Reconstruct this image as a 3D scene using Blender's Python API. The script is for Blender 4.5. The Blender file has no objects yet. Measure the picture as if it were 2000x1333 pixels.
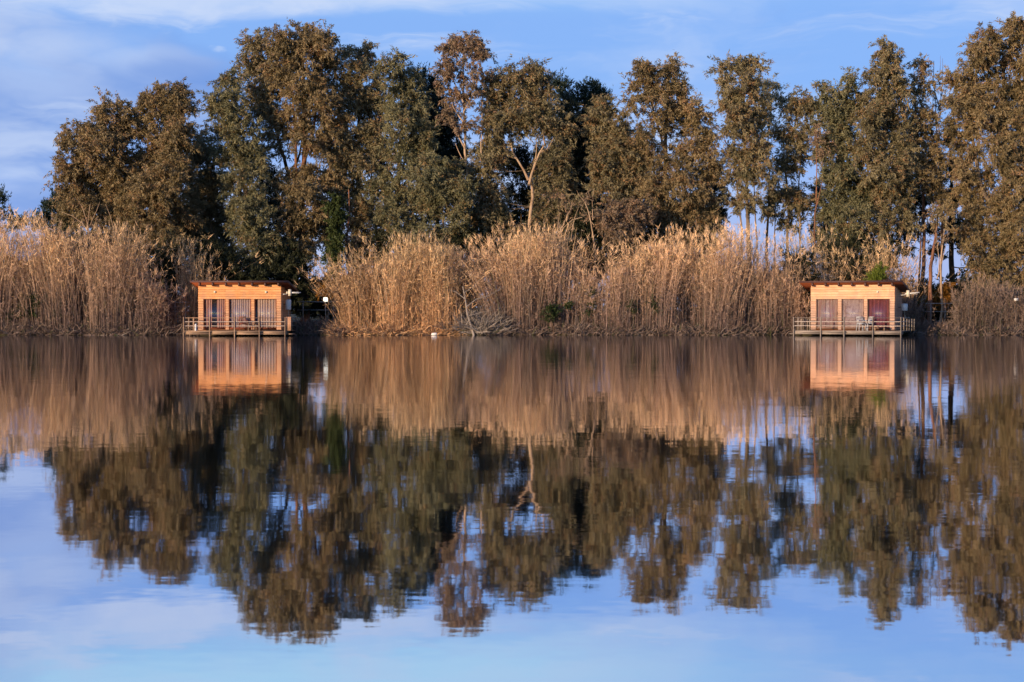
import bpy, math, random
import numpy as np
from mathutils import Vector, Matrix

# ------------------------------------------------------------------ camera, sky, sun, exposure
scene = bpy.context.scene
col = scene.collection
R = math.radians
CAM_H = 1.6
F = 3100.0                       # focal length in pixels of the 2000 px wide photograph
TILT = math.atan(60.5 / F)       # the camera looks down a little
cam_d = bpy.data.cameras.new("camera")
cam = bpy.data.objects.new("camera", cam_d)
col.objects.link(cam)
cam.location = (0, 0, CAM_H)
cam.rotation_euler = (math.pi / 2 - TILT, 0, 0)
cam_d.sensor_width = 36.0
cam_d.lens = 36.0 * F / 2000.0
cam_d.clip_start = 0.1
cam_d.clip_end = 6000
scene.camera = cam

SUN_AZ = R(43)                   # from behind the camera, to its left
SUN_EL = R(8.5)
sun_d = bpy.data.lights.new("sun", 'SUN')
sun = bpy.data.objects.new("sun", sun_d)
col.objects.link(sun)
sun_d.energy = 5.0
sun_d.color = (1.0, 0.70, 0.43)
sun_d.angle = R(0.6)
to_sun = Vector((-math.sin(SUN_AZ) * math.cos(SUN_EL), -math.cos(SUN_AZ) * math.cos(SUN_EL), math.sin(SUN_EL)))
sun.rotation_euler = to_sun.to_track_quat('Z', 'Y').to_euler()
sun.location = (-60, -60, 40)

world = bpy.data.worlds.new("World")
scene.world = world
world.use_nodes = True
wt = world.node_tree
wt.nodes.clear()


class NT:
    """small helper for node trees"""
    def __init__(self, tree):
        self.t = tree

    def n(self, typ, **kw):
        nd = self.t.nodes.new(typ)
        for k, v in kw.items():
            setattr(nd, k, v)
        return nd

    def link(self, a, b):
        self.t.links.new(a, b)

    def put(self, sock, v):
        if hasattr(v, 'is_output') or isinstance(v, bpy.types.NodeSocket):
            self.t.links.new(v, sock)
        elif v is not None:
            sock.default_value = v

    def math(self, op, a, b=None, c=None, clamp=False):
        m = self.n('ShaderNodeMath', operation=op, use_clamp=clamp)
        self.put(m.inputs[0], a)
        if b is not None:
            self.put(m.inputs[1], b)
        if c is not None:
            self.put(m.inputs[2], c)
        return m.outputs[0]

    def vmath(self, op, a, b=None):
        m = self.n('ShaderNodeVectorMath', operation=op)
        self.put(m.inputs[0], a)
        if b is not None:
            self.put(m.inputs[1], b)
        return m.outputs[0]

    def mix(self, fac, a, b, blend='MIX'):
        m = self.n('ShaderNodeMix', data_type='RGBA', blend_type=blend)
        self.put(m.inputs[0], fac)
        self.put(m.inputs[6], a if isinstance(a, bpy.types.NodeSocket) else (*a, 1))
        self.put(m.inputs[7], b if isinstance(b, bpy.types.NodeSocket) else (*b, 1))
        return m.outputs[2]

    def maprange(self, v, a, b, c=0.0, d=1.0, smooth=True):
        m = self.n('ShaderNodeMapRange', interpolation_type='SMOOTHSTEP' if smooth else 'LINEAR')
        self.put(m.inputs[0], v)
        m.inputs[1].default_value = a
        m.inputs[2].default_value = b
        m.inputs[3].default_value = c
        m.inputs[4].default_value = d
        return m.outputs[0]

    def noise(self, vec, scale, detail=3, rough=0.5, dist=0.0):
        m = self.n('ShaderNodeTexNoise')
        if vec is not None:
            self.link(vec, m.inputs['Vector'])
        m.inputs['Scale'].default_value = scale
        m.inputs['Detail'].default_value = detail
        m.inputs['Roughness'].default_value = rough
        m.inputs['Distortion'].default_value = dist
        return m

    def mapping(self, vec, scale=(1, 1, 1), loc=(0, 0, 0), rot=(0, 0, 0)):
        m = self.n('ShaderNodeMapping')
        self.link(vec, m.inputs[0])
        m.inputs['Location'].default_value = loc
        m.inputs['Rotation'].default_value = rot
        m.inputs['Scale'].default_value = scale
        return m.outputs[0]


W = NT(wt)
sky = W.n('ShaderNodeTexSky', sky_type='NISHITA')
sky.sun_disc = False
sky.sun_elevation = SUN_EL
sky.sun_rotation = math.atan2(to_sun.x, to_sun.y) % (2 * math.pi)
sky.air_density = 1.0
sky.dust_density = 0.6
sky.ozone_density = 2.0
tc = W.n('ShaderNodeTexCoord')
sep = W.n('ShaderNodeSeparateXYZ')
W.link(tc.outputs['Generated'], sep.inputs[0])
az = W.math('ARCTAN2', sep.outputs[0], sep.outputs[1])        # azimuth, 0 = straight ahead, right positive
el = W.math('ARCSINE', sep.outputs[2])
comb = W.n('ShaderNodeCombineXYZ')
W.link(az, comb.inputs[0])
W.link(el, comb.inputs[1])
ae0 = comb.outputs[0]
warp = W.noise(W.mapping(ae0, (9, 22, 1)), 1.0, 4, 0.6)
ae = W.vmath('ADD', ae0, W.vmath('MULTIPLY', W.vmath('SUBTRACT', warp.outputs['Color'], (0.5, 0.5, 0.5)), (0.10, 0.03, 0)))
SKY_GAIN = 0.12
SKY_K = 0.90 / SKY_GAIN          # keeps the sky's own level below under the exposure
clear = W.mix(1.0, sky.outputs[0], (0.85, 1.1, 1.75), 'MULTIPLY')
# clouds : colours are radiances before the background strength
c_white = tuple(c * SKY_K for c in (0.58, 0.69, 0.92))
c_grey = tuple(c * SKY_K for c in (0.185, 0.335, 0.74))
c_base = tuple(c * SKY_K for c in (0.245, 0.450, 0.90))
c_high = tuple(c * SKY_K for c in (0.47, 0.80, 1.02))
c_low = tuple(c * SKY_K for c in (0.42, 0.49, 0.84))
lowf = W.maprange(el, R(1.0), R(8.0), 0.85, 0.0)
veil = W.mix(lowf, c_base, c_low)
highf = W.math('MULTIPLY', W.maprange(el, R(10.2), R(13.2)), W.maprange(az, R(-2), R(14), 1.0, 0.25))
veil = W.mix(highf, veil, c_high)
n_soft = W.noise(W.mapping(ae, (5, 17, 1), (3.1, 0.7, 0)), 1.0, 5, 0.55, 0.3)
n_big = W.noise(W.mapping(ae, (7, 15, 1), (8.2, 2.7, 0)), 1.0, 6, 0.5, 0.5)
n_wisp = W.noise(W.mapping(ae, (6, 40, 1), (1.2, 5.1, 0)), 1.0, 5, 0.6, 0.6)
body = W.mix(0.9, clear, veil)


def gauss(a0, e0, sa, se):
    """soft patch of sky centred on azimuth a0, elevation e0 (degrees)"""
    da = W.math('DIVIDE', W.math('SUBTRACT', az, R(a0)), R(sa))
    de = W.math('DIVIDE', W.math('SUBTRACT', el, R(e0)), R(se))
    d2 = W.math('ADD', W.math('MULTIPLY', da, da), W.math('MULTIPLY', de, de))
    return W.math('EXPONENT', W.math('MULTIPLY', d2, -1.0))


def px_ang(px, py):
    return math.degrees(math.atan((px - 1000) / F)), math.degrees(math.atan((605.5 - py) / F))


def cloud_patch(colr, fac_noise, lo, hi, spots, prev, strength):
    g = None
    for (px, py, sa, se) in spots:
        a0, e0 = px_ang(px, py)
        s = gauss(a0, e0, sa, se)
        g = s if g is None else W.math('MAXIMUM', g, s)
    v = W.math('ADD', W.math('MULTIPLY', g, 0.42), fac_noise)
    m = W.maprange(v, lo, hi, 0.0, strength)
    return W.mix(m, prev, colr)


# grey bank on the left, cream edges, wisps
body = cloud_patch(c_grey, n_big.outputs[0], 0.60, 0.98, [(90, 300, 6.0, 4.2), (330, 200, 4.5, 2.2), (-100, 150, 7, 5)], body, 0.9)
body = cloud_patch(c_white, n_big.outputs[0], 0.70, 1.02, [(70, 110, 5.2, 1.3), (260, 135, 3.8, 0.9), (-150, 60, 5, 2.0), (20, 60, 4, 1.0)], body, 0.60)
body = cloud_patch(c_grey, n_big.outputs[0], 0.62, 0.90, [(150, 205, 5.0, 1.5), (40, 215, 4.0, 1.2), (330, 175, 2.6, 1.0), (120, 400, 4, 1.0)], body, 0.75)
body = cloud_patch(c_white, n_wisp.outputs[0], 0.64, 0.98, [(20, 300, 4.2, 1.3), (160, 235, 2.9, 0.7), (60, 340, 3.6, 0.8)], body, 0.62)
body = cloud_patch(c_white, n_wisp.outputs[0], 0.58, 0.96, [(300, 8, 8.0, 0.9), (760, -5, 9.0, 0.8)], body, 0.85)
body = cloud_patch(c_white, n_wisp.outputs[0], 0.74, 0.92, [(423, 104, 0.6, 0.25)], body, 0.5)
body = cloud_patch(c_white, n_wisp.outputs[0], 0.60, 1.05, [(1230, 240, 6.5, 1.6), (1480, 230, 5, 1.4), (880, 400, 8, 3.0)], body, 0.5)
generic = W.maprange(n_soft.outputs[0], 0.44, 0.70, 0.0, 0.42)
body = W.mix(generic, body, c_white)
wf = W.math('MULTIPLY', W.maprange(n_wisp.outputs[0], 0.50, 0.72, 0.0, 0.6), W.math('MULTIPLY', W.maprange(el, R(8.0), R(11.5)), W.maprange(el, R(11.6), R(13.2), 1.0, 0.4)))
body = W.mix(wf, body, c_white)
# away from this side of the sky the veil thins out into the clear sky
sidef = W.maprange(sep.outputs[1], -0.2, 0.7)
upf = W.maprange(el, R(14), R(50), 1.0, 0.25)
skycol = W.mix(W.math('MULTIPLY', sidef, upf), clear, body)
bg = W.n('ShaderNodeBackground')
bg.inputs[1].default_value = SKY_GAIN
W.link(skycol, bg.inputs[0])
wo = W.n('ShaderNodeOutputWorld')
W.link(bg.outputs[0], wo.inputs[0])

scene.view_settings.view_transform = 'Standard'
scene.view_settings.look = 'None'
scene.view_settings.exposure = 0.20
scene.view_settings.gamma = 1.0
scene.view_settings.use_curve_mapping = False
scene.cycles.use_denoising = True
scene.cycles.max_bounces = 6
scene.cycles.diffuse_bounces = 3
scene.cycles.glossy_bounces = 3
scene.cycles.transparent_max_bounces = 4
scene.cycles.caustics_reflective = False
scene.cycles.caustics_refractive = False

rng = np.random.default_rng(11)
random.seed(5)


def P(px, py, D):
    """a direction read off the photograph, walked out to the distance D (metres along +Y)"""
    u = (px - 1000.0) / F
    v = (666.5 - py) / F
    dy = math.cos(TILT) + v * math.sin(TILT)
    dz = v * math.cos(TILT) - math.sin(TILT)
    return np.array((u / dy * D, D, CAM_H + dz / dy * D))


def M(D):
    """metres per photograph pixel at distance D"""
    return D / F


# ------------------------------------------------------------------ object helpers
def tag(o, label=None, cat=None, group=None, kind=None):
    if label: o['label'] = label
    if cat: o['category'] = cat
    if group: o['group'] = group
    if kind: o['kind'] = kind
    return o


def empty(name, loc, rz=0.0):
    o = bpy.data.objects.new(name, None)
    col.objects.link(o)
    o.location = loc
    o.rotation_euler = (0, 0, rz)
    o.empty_display_size = 0.3
    return o


def link_mesh(name, me, parent=None, loc=(0, 0, 0), rot=(0, 0, 0)):
    o = bpy.data.objects.new(name, me)
    col.objects.link(o)
    o.parent = parent
    o.location = loc
    o.rotation_euler = rot
    return o


def mesh_np(name, verts, faces, nper, mat, tone=None, smooth=False):
    verts = np.asarray(verts, dtype=np.float32)
    faces = np.asarray(faces, dtype=np.int32)
    me = bpy.data.meshes.new(name)
    nf = len(faces)
    me.vertices.add(len(verts))
    me.vertices.foreach_set('co', verts.ravel())
    me.loops.add(nf * nper)
    me.loops.foreach_set('vertex_index', faces.ravel())
    me.polygons.add(nf)
    me.polygons.foreach_set('loop_start', np.arange(0, nf * nper, nper, dtype=np.int32))
    if smooth:
        me.polygons.foreach_set('use_smooth', np.ones(nf, dtype=bool))
    if tone is not None:
        at = me.attributes.new('tone', 'FLOAT', 'POINT')
        at.data.foreach_set('value', np.asarray(tone, dtype=np.float32))
    me.materials.append(mat)
    me.update()
    me.validate()
    return me


class Tubes:
    """collects tapered tubes, boxes; builds ONE mesh"""
    def __init__(self):
        self.v = []
        self.f = []
        self.n = 0

    def tube(self, pts, rad, sides=6, cap=True):
        pts = np.asarray(pts, float)
        rad = np.asarray(rad, float)
        k = len(pts)
        d = np.gradient(pts, axis=0)
        d /= np.linalg.norm(d, axis=1)[:, None] + 1e-9
        ref = np.array((0.0, 1.0, 0.0)) if abs(d[0][1]) < 0.8 else np.array((1.0, 0, 0))
        a = np.cross(d, ref)
        a /= np.linalg.norm(a, axis=1)[:, None] + 1e-9
        b = np.cross(d, a)
        th = np.arange(sides) * 2 * math.pi / sides
        ring = (a[:, None, :] * np.cos(th)[None, :, None] + b[:, None, :] * np.sin(th)[None, :, None]) * rad[:, None, None]
        vv = (pts[:, None, :] + ring).reshape(-1, 3)
        base = self.n
        i = np.arange(k - 1)[:, None] * sides
        j = np.arange(sides)[None, :]
        j2 = (j + 1) % sides
        q = np.stack((i + j, i + j2, i + sides + j2, i + sides + j), -1).reshape(-1, 4) + base
        self.v.append(vv)
        self.f.append(q)
        self.n += len(vv)

    def box(self, x0, x1, y0, y1, z0, z1, m=None):
        v = np.array([(x, y, z) for x in (x0, x1) for y in (y0, y1) for z in (z0, z1)], float)
        if m is not None:
            v = v @ m[:3, :3].T + m[:3, 3]
        q = np.array([(0, 1, 3, 2), (4, 6, 7, 5), (0, 4, 5, 1), (2, 3, 7, 6), (0, 2, 6, 4), (1, 5, 7, 3)]) + self.n
        self.v.append(v)
        self.f.append(q)
        self.n += 8

    def bar(self, a, b, r):
        """straight square bar, closed ends"""
        a = np.asarray(a, float); b = np.asarray(b, float)
        d = b - a
        L = np.linalg.norm(d)
        d = d / L
        ref = np.array((0, 0, 1.0)) if abs(d[2]) < 0.9 else np.array((1.0, 0, 0))
        s = np.cross(d, ref); s /= np.linalg.norm(s)
        u = np.cross(s, d)
        m = np.eye(4)
        m[:3, 0] = d; m[:3, 1] = s; m[:3, 2] = u; m[:3, 3] = a
        self.box(0, L, -r, r, -r, r, m)

    def mesh(self, name, mat, smooth=False):
        me = mesh_np(name, np.concatenate(self.v), np.concatenate(self.f), 4, mat, smooth=smooth)
        return me

    def build(self, name, mat, parent=None, smooth=False, loc=(0, 0, 0)):
        return link_mesh(name, self.mesh(name, mat, smooth), parent, loc)


# ------------------------------------------------------------------ materials
def new_mat(name):
    m = bpy.data.materials.new(name)
    m.use_nodes = True
    m.node_tree.nodes.clear()
    return m, NT(m.node_tree)


def finish(m, T, colr, rough=0.8, spec=0.2, metallic=0.0, normal=None, transl=None):
    p = T.n('ShaderNodeBsdfPrincipled')
    T.put(p.inputs['Base Color'], colr if isinstance(colr, bpy.types.NodeSocket) else (*colr, 1))
    T.put(p.inputs['Roughness'], rough)
    p.inputs['Specular IOR Level'].default_value = spec
    p.inputs['Metallic'].default_value = metallic
    if normal is not None:
        T.link(normal, p.inputs['Normal'])
    out = T.n('ShaderNodeOutputMaterial')
    if transl:
        tr = T.n('ShaderNodeBsdfTranslucent')
        T.put(tr.inputs[0], colr if isinstance(colr, bpy.types.NodeSocket) else (*colr, 1))
        mx = T.n('ShaderNodeMixShader')
        mx.inputs[0].default_value = transl
        T.link(p.outputs[0], mx.inputs[1])
        T.link(tr.outputs[0], mx.inputs[2])
        T.link(mx.outputs[0], out.inputs[0])
    else:
        T.link(p.outputs[0], out.inputs[0])
    return m


def mat_simple(name, colr, rough=0.7, spec=0.3, metallic=0.0, var=0.25, scale=6.0, stretch=(1, 1, 1)):
    m, T = new_mat(name)
    t = T.n('ShaderNodeTexCoord')
    n1 = T.noise(T.mapping(t.outputs['Object'], stretch), scale, 5, 0.6)
    oi = T.n('ShaderNodeObjectInfo')
    v = T.math('ADD', T.maprange(n1.outputs[0], 0.25, 0.75, 1 - var, 1 + var, False),
               T.math('MULTIPLY', T.math('SUBTRACT', oi.outputs['Random'], 0.5), var))
    c = T.vmath('MULTIPLY', (0, 0, 0), (0, 0, 0))
    vm = T.n('ShaderNodeVectorMath', operation='SCALE')
    vm.inputs[0].default_value = colr
    T.link(v, vm.inputs['Scale'])
    return finish(m, T, vm.outputs[0], rough, spec, metallic)


def mat_leaf(name, dark, light, transl=0.25, accent=None, rough=0.55, spec=0.25, acc_amt=0.2):
    """leaf colour runs from dark to light with the leaf's own tone; a few leaves take the accent"""
    m, T = new_mat(name)
    at = T.n('ShaderNodeAttribute', attribute_name='tone')
    g = T.n('ShaderNodeNewGeometry')
    nz = T.noise(g.outputs['Position'], 0.55, 3, 0.6)
    f = T.math('ADD', T.math('MULTIPLY', at.outputs['Fac'], 0.75), T.maprange(nz.outputs[0], 0.3, 0.7, -0.1, 0.35, False), clamp=True)
    c = T.mix(f, dark, light)
    if accent:
        nz2 = T.noise(g.outputs['Position'], 0.9, 4, 0.65)
        aa = T.math('ADD', T.math('MULTIPLY', T.math('FRACT', T.math('MULTIPLY', at.outputs['Fac'], 37.7)), 0.4), nz2.outputs[0])
        c = T.mix(T.maprange(aa, 0.88 - acc_amt, 1.1 - acc_amt), c, accent)
    return finish(m, T, c, rough, spec, transl=transl)


def mat_bark(name, base, streak, scale=3.0):
    m, T = new_mat(name)
    g = T.n('ShaderNodeNewGeometry')
    n1 = T.noise(T.mapping(g.outputs['Position'], (1, 1, 0.25)), scale, 5, 0.65)
    n2 = T.noise(g.outputs['Position'], 0.8, 3, 0.5)
    f = T.math('ADD', T.math('MULTIPLY', n1.outputs[0], 0.7), T.math('MULTIPLY', n2.outputs[0], 0.5))
    c = T.mix(T.maprange(f, 0.45, 0.78), base, streak)
    return finish(m, T, c, 0.85, 0.15)


def mat_reed(name, low, mid, top, h=6.5):
    m, T = new_mat(name)
    at = T.n('ShaderNodeAttribute', attribute_name='tone')
    g = T.n('ShaderNodeNewGeometry')
    sp = T.n('ShaderNodeSeparateXYZ')
    T.link(g.outputs['Position'], sp.inputs[0])
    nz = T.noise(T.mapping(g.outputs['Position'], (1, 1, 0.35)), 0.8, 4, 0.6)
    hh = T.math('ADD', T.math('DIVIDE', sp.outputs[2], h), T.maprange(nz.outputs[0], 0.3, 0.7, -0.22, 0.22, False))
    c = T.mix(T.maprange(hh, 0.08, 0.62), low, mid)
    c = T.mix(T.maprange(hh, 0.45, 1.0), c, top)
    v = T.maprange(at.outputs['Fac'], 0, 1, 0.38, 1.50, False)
    vm = T.n('ShaderNodeVectorMath', operation='SCALE')
    T.link(c, vm.inputs[0])
    T.link(v, vm.inputs['Scale'])
    # a few old stalks have greyed, a few are still green
    fr = T.math('FRACT', T.math('MULTIPLY', at.outputs['Fac'], 53.3))
    c2 = T.mix(T.maprange(fr, 0.80, 0.84, 0, 0.75), vm.outputs[0], (0.20, 0.18, 0.16))
    c3 = T.mix(T.maprange(fr, 0.955, 0.965, 0, 0.8), c2, (0.09, 0.115, 0.035))
    return finish(m, T, c3, 0.75, 0.15, transl=0.2)


MAT = {}
MAT['leaf_brown'] = mat_leaf('leaf_brown', (0.100, 0.086, 0.040), (0.375, 0.295, 0.165), accent=(0.36, 0.215, 0.115), acc_amt=0.11)
MAT['leaf_olive'] = mat_leaf('leaf_olive', (0.095, 0.094, 0.048), (0.355, 0.305, 0.182), accent=(0.34, 0.20, 0.10), acc_amt=0.12)
MAT['leaf_green'] = mat_leaf('leaf_green', (0.078, 0.090, 0.046), (0.310, 0.292, 0.168), accent=(0.31, 0.20, 0.10), acc_amt=0.09)
MAT['leaf_rust'] = mat_leaf('leaf_rust', (0.125, 0.098, 0.066), (0.34, 0.260, 0.180), accent=(0.36, 0.225, 0.14), acc_amt=0.18)
MAT['leaf_pine'] = mat_leaf('leaf_pine', (0.012, 0.024, 0.018), (0.034, 0.055, 0.036), transl=0.1)
MAT['leaf_shade'] = mat_leaf('leaf_shade', (0.014, 0.020, 0.010), (0.045, 0.050, 0.024), transl=0.1)  # shade behind the front row is put into this leaf colour
MAT['leaf_ivy'] = mat_leaf('leaf_ivy', (0.028, 0.048, 0.014), (0.085, 0.110, 0.034), transl=0.2)
MAT['leaf_lime'] = mat_leaf('leaf_lime', (0.09, 0.13, 0.02), (0.24, 0.30, 0.05), transl=0.3)
MAT['leaf_bramble'] = mat_leaf('leaf_bramble', (0.016, 0.030, 0.010), (0.055, 0.082, 0.026), transl=0.15)
MAT['leaf_gold'] = mat_leaf('leaf_gold', (0.16, 0.075, 0.012), (0.36, 0.17, 0.03), transl=0.2)
MAT['bark_pale'] = mat_bark('bark_pale', (0.46, 0.34, 0.235), (0.27, 0.18, 0.115))
MAT['bark_grey'] = mat_bark('bark_grey', (0.24, 0.185, 0.135), (0.12, 0.088, 0.06))
MAT['bark_red'] = mat_bark('bark_red', (0.27, 0.13, 0.075), (0.14, 0.075, 0.05))
MAT['bark_dark'] = mat_bark('bark_dark', (0.06, 0.045, 0.035), (0.03, 0.024, 0.02))
MAT['twig'] = mat_bark('twig', (0.30, 0.20, 0.135), (0.16, 0.105, 0.07))
MAT['driftwood'] = mat_bark('driftwood', (0.34, 0.30, 0.27), (0.20, 0.17, 0.15))
MAT['reed'] = mat_reed('reed', (0.275, 0.195, 0.165), (0.56, 0.385, 0.270), (0.80, 0.565, 0.340))  # darker low colour paints the shade over the foot of the reeds
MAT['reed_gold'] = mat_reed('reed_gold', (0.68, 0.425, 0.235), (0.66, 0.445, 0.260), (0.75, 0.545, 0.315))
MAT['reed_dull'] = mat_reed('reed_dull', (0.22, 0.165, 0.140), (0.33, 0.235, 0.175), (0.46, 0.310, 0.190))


def mat_wood(name, c1, c2, var=0.35, rough=0.6, grain=(1.2, 9, 22), weather=0.0):
    m, T = new_mat(name)
    t = T.n('ShaderNodeTexCoord')
    oi = T.n('ShaderNodeObjectInfo')
    off = T.n('ShaderNodeCombineXYZ')
    T.link(T.math('MULTIPLY', oi.outputs['Random'], 31.0), off.inputs[0])
    T.link(T.math('MULTIPLY', oi.outputs['Random'], 17.0), off.inputs[2])
    vec = T.vmath('ADD', t.outputs['Object'], off.outputs[0])
    n1 = T.noise(T.mapping(vec, grain), 1.0, 6, 0.65, 0.3)
    n2 = T.noise(vec, 2.2, 4, 0.6)
    f = T.math('ADD', T.math('MULTIPLY', n1.outputs[0], 0.55), T.math('MULTIPLY', n2.outputs[0], 0.45))
    c = T.mix(T.maprange(f, 0.36, 0.66), c1, c2)
    if weather:          # boards near the deck have been washed grey-pink by the weather
        g = T.n('ShaderNodeNewGeometry')
        sp = T.n('ShaderNodeSeparateXYZ')
        T.link(g.outputs['Position'], sp.inputs[0])
        n3 = T.noise(T.mapping(g.outputs['Position'], (2.5, 2.5, 0.8)), 1.0, 5, 0.65)
        hz = T.math('ADD', sp.outputs[2], T.maprange(n3.outputs[0], 0.25, 0.75, -0.9, 0.9, False))
        c = T.mix(T.maprange(hz, 1.2, 3.2, weather, 0.0), c, (0.40, 0.27, 0.215))
        n4 = T.noise(T.mapping(g.outputs['Position'], (9, 9, 1.2)), 1.0, 5, 0.7)
        c = T.mix(T.maprange(n4.outputs[0], 0.58, 0.75, 0, 0.5), c, (0.22, 0.105, 0.06))
    vm = T.n('ShaderNodeVectorMath', operation='SCALE')
    T.link(c, vm.inputs[0])
    T.link(T.maprange(oi.outputs['Random'], 0, 1, 1 - var, 1 + var * 0.6, False), vm.inputs['Scale'])
    return finish(m, T, vm.outputs[0], rough, 0.25)


MAT['plank'] = mat_wood('plank_wood', (0.70, 0.300, 0.115), (0.88, 0.460, 0.195), 0.14, weather=0.6)
MAT['plank_pale'] = mat_wood('plank_wood_pale', (0.74, 0.375, 0.200), (0.86, 0.52, 0.32), 0.14, weather=0.8)
MAT['wall_core'] = mat_wood('wall_core', (0.16, 0.06, 0.025), (0.22, 0.09, 0.04))
MAT['frame'] = mat_wood('door_frame', (0.20, 0.055, 0.030), (0.28, 0.085, 0.045))
MAT['frame_grey'] = mat_wood('door_frame_weathered', (0.20, 0.12, 0.09), (0.29, 0.18, 0.13))
MAT['deck'] = mat_wood('deck_wood', (0.27, 0.185, 0.130), (0.42, 0.29, 0.20))
MAT['deck_grey'] = mat_wood('deck_wood_grey', (0.22, 0.19, 0.17), (0.34, 0.29, 0.25))
MAT['roof'] = mat_simple('roof_sheet', (0.085, 0.045, 0.040), 0.5, 0.3, 0.0, 0.25, 4)
MAT['soffit'] = mat_wood('soffit_wood', (0.22, 0.06, 0.028), (0.32, 0.095, 0.04))
MAT['rail'] = mat_simple('rail_metal', (0.58, 0.50, 0.44), 0.45, 0.5, 0.0, 0.12, 8)
MAT['white'] = mat_simple('white_plastic', (0.78, 0.78, 0.76), 0.4, 0.5, 0.0, 0.06, 5)
MAT['dull_white'] = mat_simple('dull_white_plastic', (0.50, 0.52, 0.56), 0.5, 0.4, 0.0, 0.1, 5)
MAT['cream'] = mat_simple('cream_plastic', (0.68, 0.62, 0.50), 0.4, 0.5, 0.0, 0.06, 5)
MAT['inside'] = mat_simple('room_shade_black', (0.02, 0.018, 0.018), 0.9, 0.1)
MAT['steel'] = mat_simple('grey_steel', (0.33, 0.30, 0.27), 0.5, 0.5, 0.3, 0.2, 8)
MAT['dark_metal'] = mat_simple('dark_metal', (0.05, 0.045, 0.045), 0.5, 0.4, 0.2, 0.2, 8)


def mat_curtain(name, c1, c2, stain=None):
    m, T = new_mat(name)
    t = T.n('ShaderNodeTexCoord')
    n1 = T.noise(T.mapping(t.outputs['Object'], (14, 1, 0.6)), 1.0, 3, 0.5)
    c = T.mix(T.maprange(n1.outputs[0], 0.35, 0.65), c1, c2)
    if stain:
        n2 = T.noise(T.mapping(t.outputs['Object'], (1, 1, 0.7)), 3.5, 6, 0.7, 0.6)
        c = T.mix(T.maprange(n2.outputs[0], 0.45, 0.62), c, stain)
    return finish(m, T, c, 0.85, 0.1)


MAT['curtain_pink'] = mat_curtain('curtain_pink', (0.36, 0.17, 0.135), (0.50, 0.29, 0.225))
MAT['curtain_grey'] = mat_curtain('curtain_grey', (0.34, 0.235, 0.215), (0.50, 0.36, 0.32))
MAT['curtain_beige'] = mat_curtain('curtain_beige', (0.40, 0.245, 0.185), (0.56, 0.41, 0.32))
MAT['curtain_faded'] = mat_curtain('curtain_faded', (0.28, 0.115, 0.11), (0.40, 0.29, 0.235), (0.30, 0.20, 0.17))
MAT['curtain_mottled'] = mat_curtain('curtain_mottled', (0.38, 0.27, 0.25), (0.45, 0.33, 0.30), (0.26, 0.16, 0.145))
MAT['curtain_wine'] = mat_curtain('curtain_wine', (0.145, 0.036, 0.042), (0.22, 0.068, 0.070))

m, T = new_mat('door_glass')
tr = T.n('ShaderNodeBsdfTransparent')
tr.inputs[0].default_value = (0.93, 0.94, 0.95, 1)
gg = T.n('ShaderNodeBsdfGlossy')
gg.inputs['Roughness'].default_value = 0.0
mx = T.n('ShaderNodeMixShader')
mx.inputs[0].default_value = 0.06
T.link(tr.outputs[0], mx.inputs[1])
T.link(gg.outputs[0], mx.inputs[2])
o_ = T.n('ShaderNodeOutputMaterial')
T.link(mx.outputs[0], o_.inputs[0])
MAT['glass'] = m

# ground
m, T = new_mat('ground_soil')
g = T.n('ShaderNodeNewGeometry')
n1 = T.noise(g.outputs['Position'], 0.25, 6, 0.65)
n2 = T.noise(g.outputs['Position'], 4.0, 5, 0.6)
c = T.mix(T.maprange(n1.outputs[0], 0.4, 0.62), (0.060, 0.048, 0.038), (0.065, 0.070, 0.030))
c = T.mix(T.maprange(n2.outputs[0], 0.45, 0.7, 0, 0.6), c, (0.135, 0.095, 0.065))
MAT['ground'] = finish(m, T, c, 0.95, 0.1)

# water : still, mirror like, with small ripples that smear the reflection downwards
m, T = new_mat('lake_water')
g = T.n('ShaderNodeNewGeometry')
pos = g.outputs['Position']


def ripple(scale, sx, sy, amp, detail=2):
    n = T.noise(T.mapping(pos, (sx, sy, 1)), scale, detail, 0.5)
    v = T.vmath('SUBTRACT', n.outputs['Color'], (0.5, 0.5, 0.5))
    return T.vmath('MULTIPLY', v, (amp * 0.6, amp, 0.0))


big0 = ripple(0.9, 0.22, 1.0, 0.0065, 2)
mid = ripple(3.2, 0.4, 1.0, 0.0085, 2)
small = ripple(11.0, 0.6, 1.0, 0.010, 1)
calm = T.noise(T.mapping(pos, (0.02, 0.10, 1)), 1.0, 3, 0.55)
sepw = T.n('ShaderNodeSeparateXYZ')
T.link(pos, sepw.inputs[0])
gust = T.noise(T.mapping(pos, (0.035, 0.22, 1), (4, 2, 0)), 1.0, 3, 0.6)
shore = T.math('MULTIPLY', T.maprange(sepw.outputs[1], 55, 80), T.maprange(gust.outputs[0], 0.42, 0.62, 0.0, 3.2))
shore = T.math('ADD', shore, T.maprange(sepw.outputs[1], 14, 62, 0.0, 1.1))
k = T.math('ADD', T.maprange(calm.outputs[0], 0.3, 0.7, 0.35, 1.0), shore)
sm = T.n('ShaderNodeVectorMath', operation='SCALE')
T.link(small, sm.inputs[0])
T.link(k, sm.inputs['Scale'])
ms = T.n('ShaderNodeVectorMath', operation='SCALE')
T.link(mid, ms.inputs[0])
far = T.maprange(sepw.outputs[1], 14, 62, 0.75, 2.1)
T.link(T.math('MULTIPLY', T.maprange(calm.outputs[0], 0.3, 0.7, 0.55, 1.1), far), ms.inputs['Scale'])
bs = T.n('ShaderNodeVectorMath', operation='SCALE')
T.link(big0, bs.inputs[0])
T.link(T.maprange(sepw.outputs[1], 12, 45, 1.1, 0.3), bs.inputs['Scale'])
tot = T.vmath('ADD', T.vmath('ADD', bs.outputs[0], ms.outputs[0]), sm.outputs[0])
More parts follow.
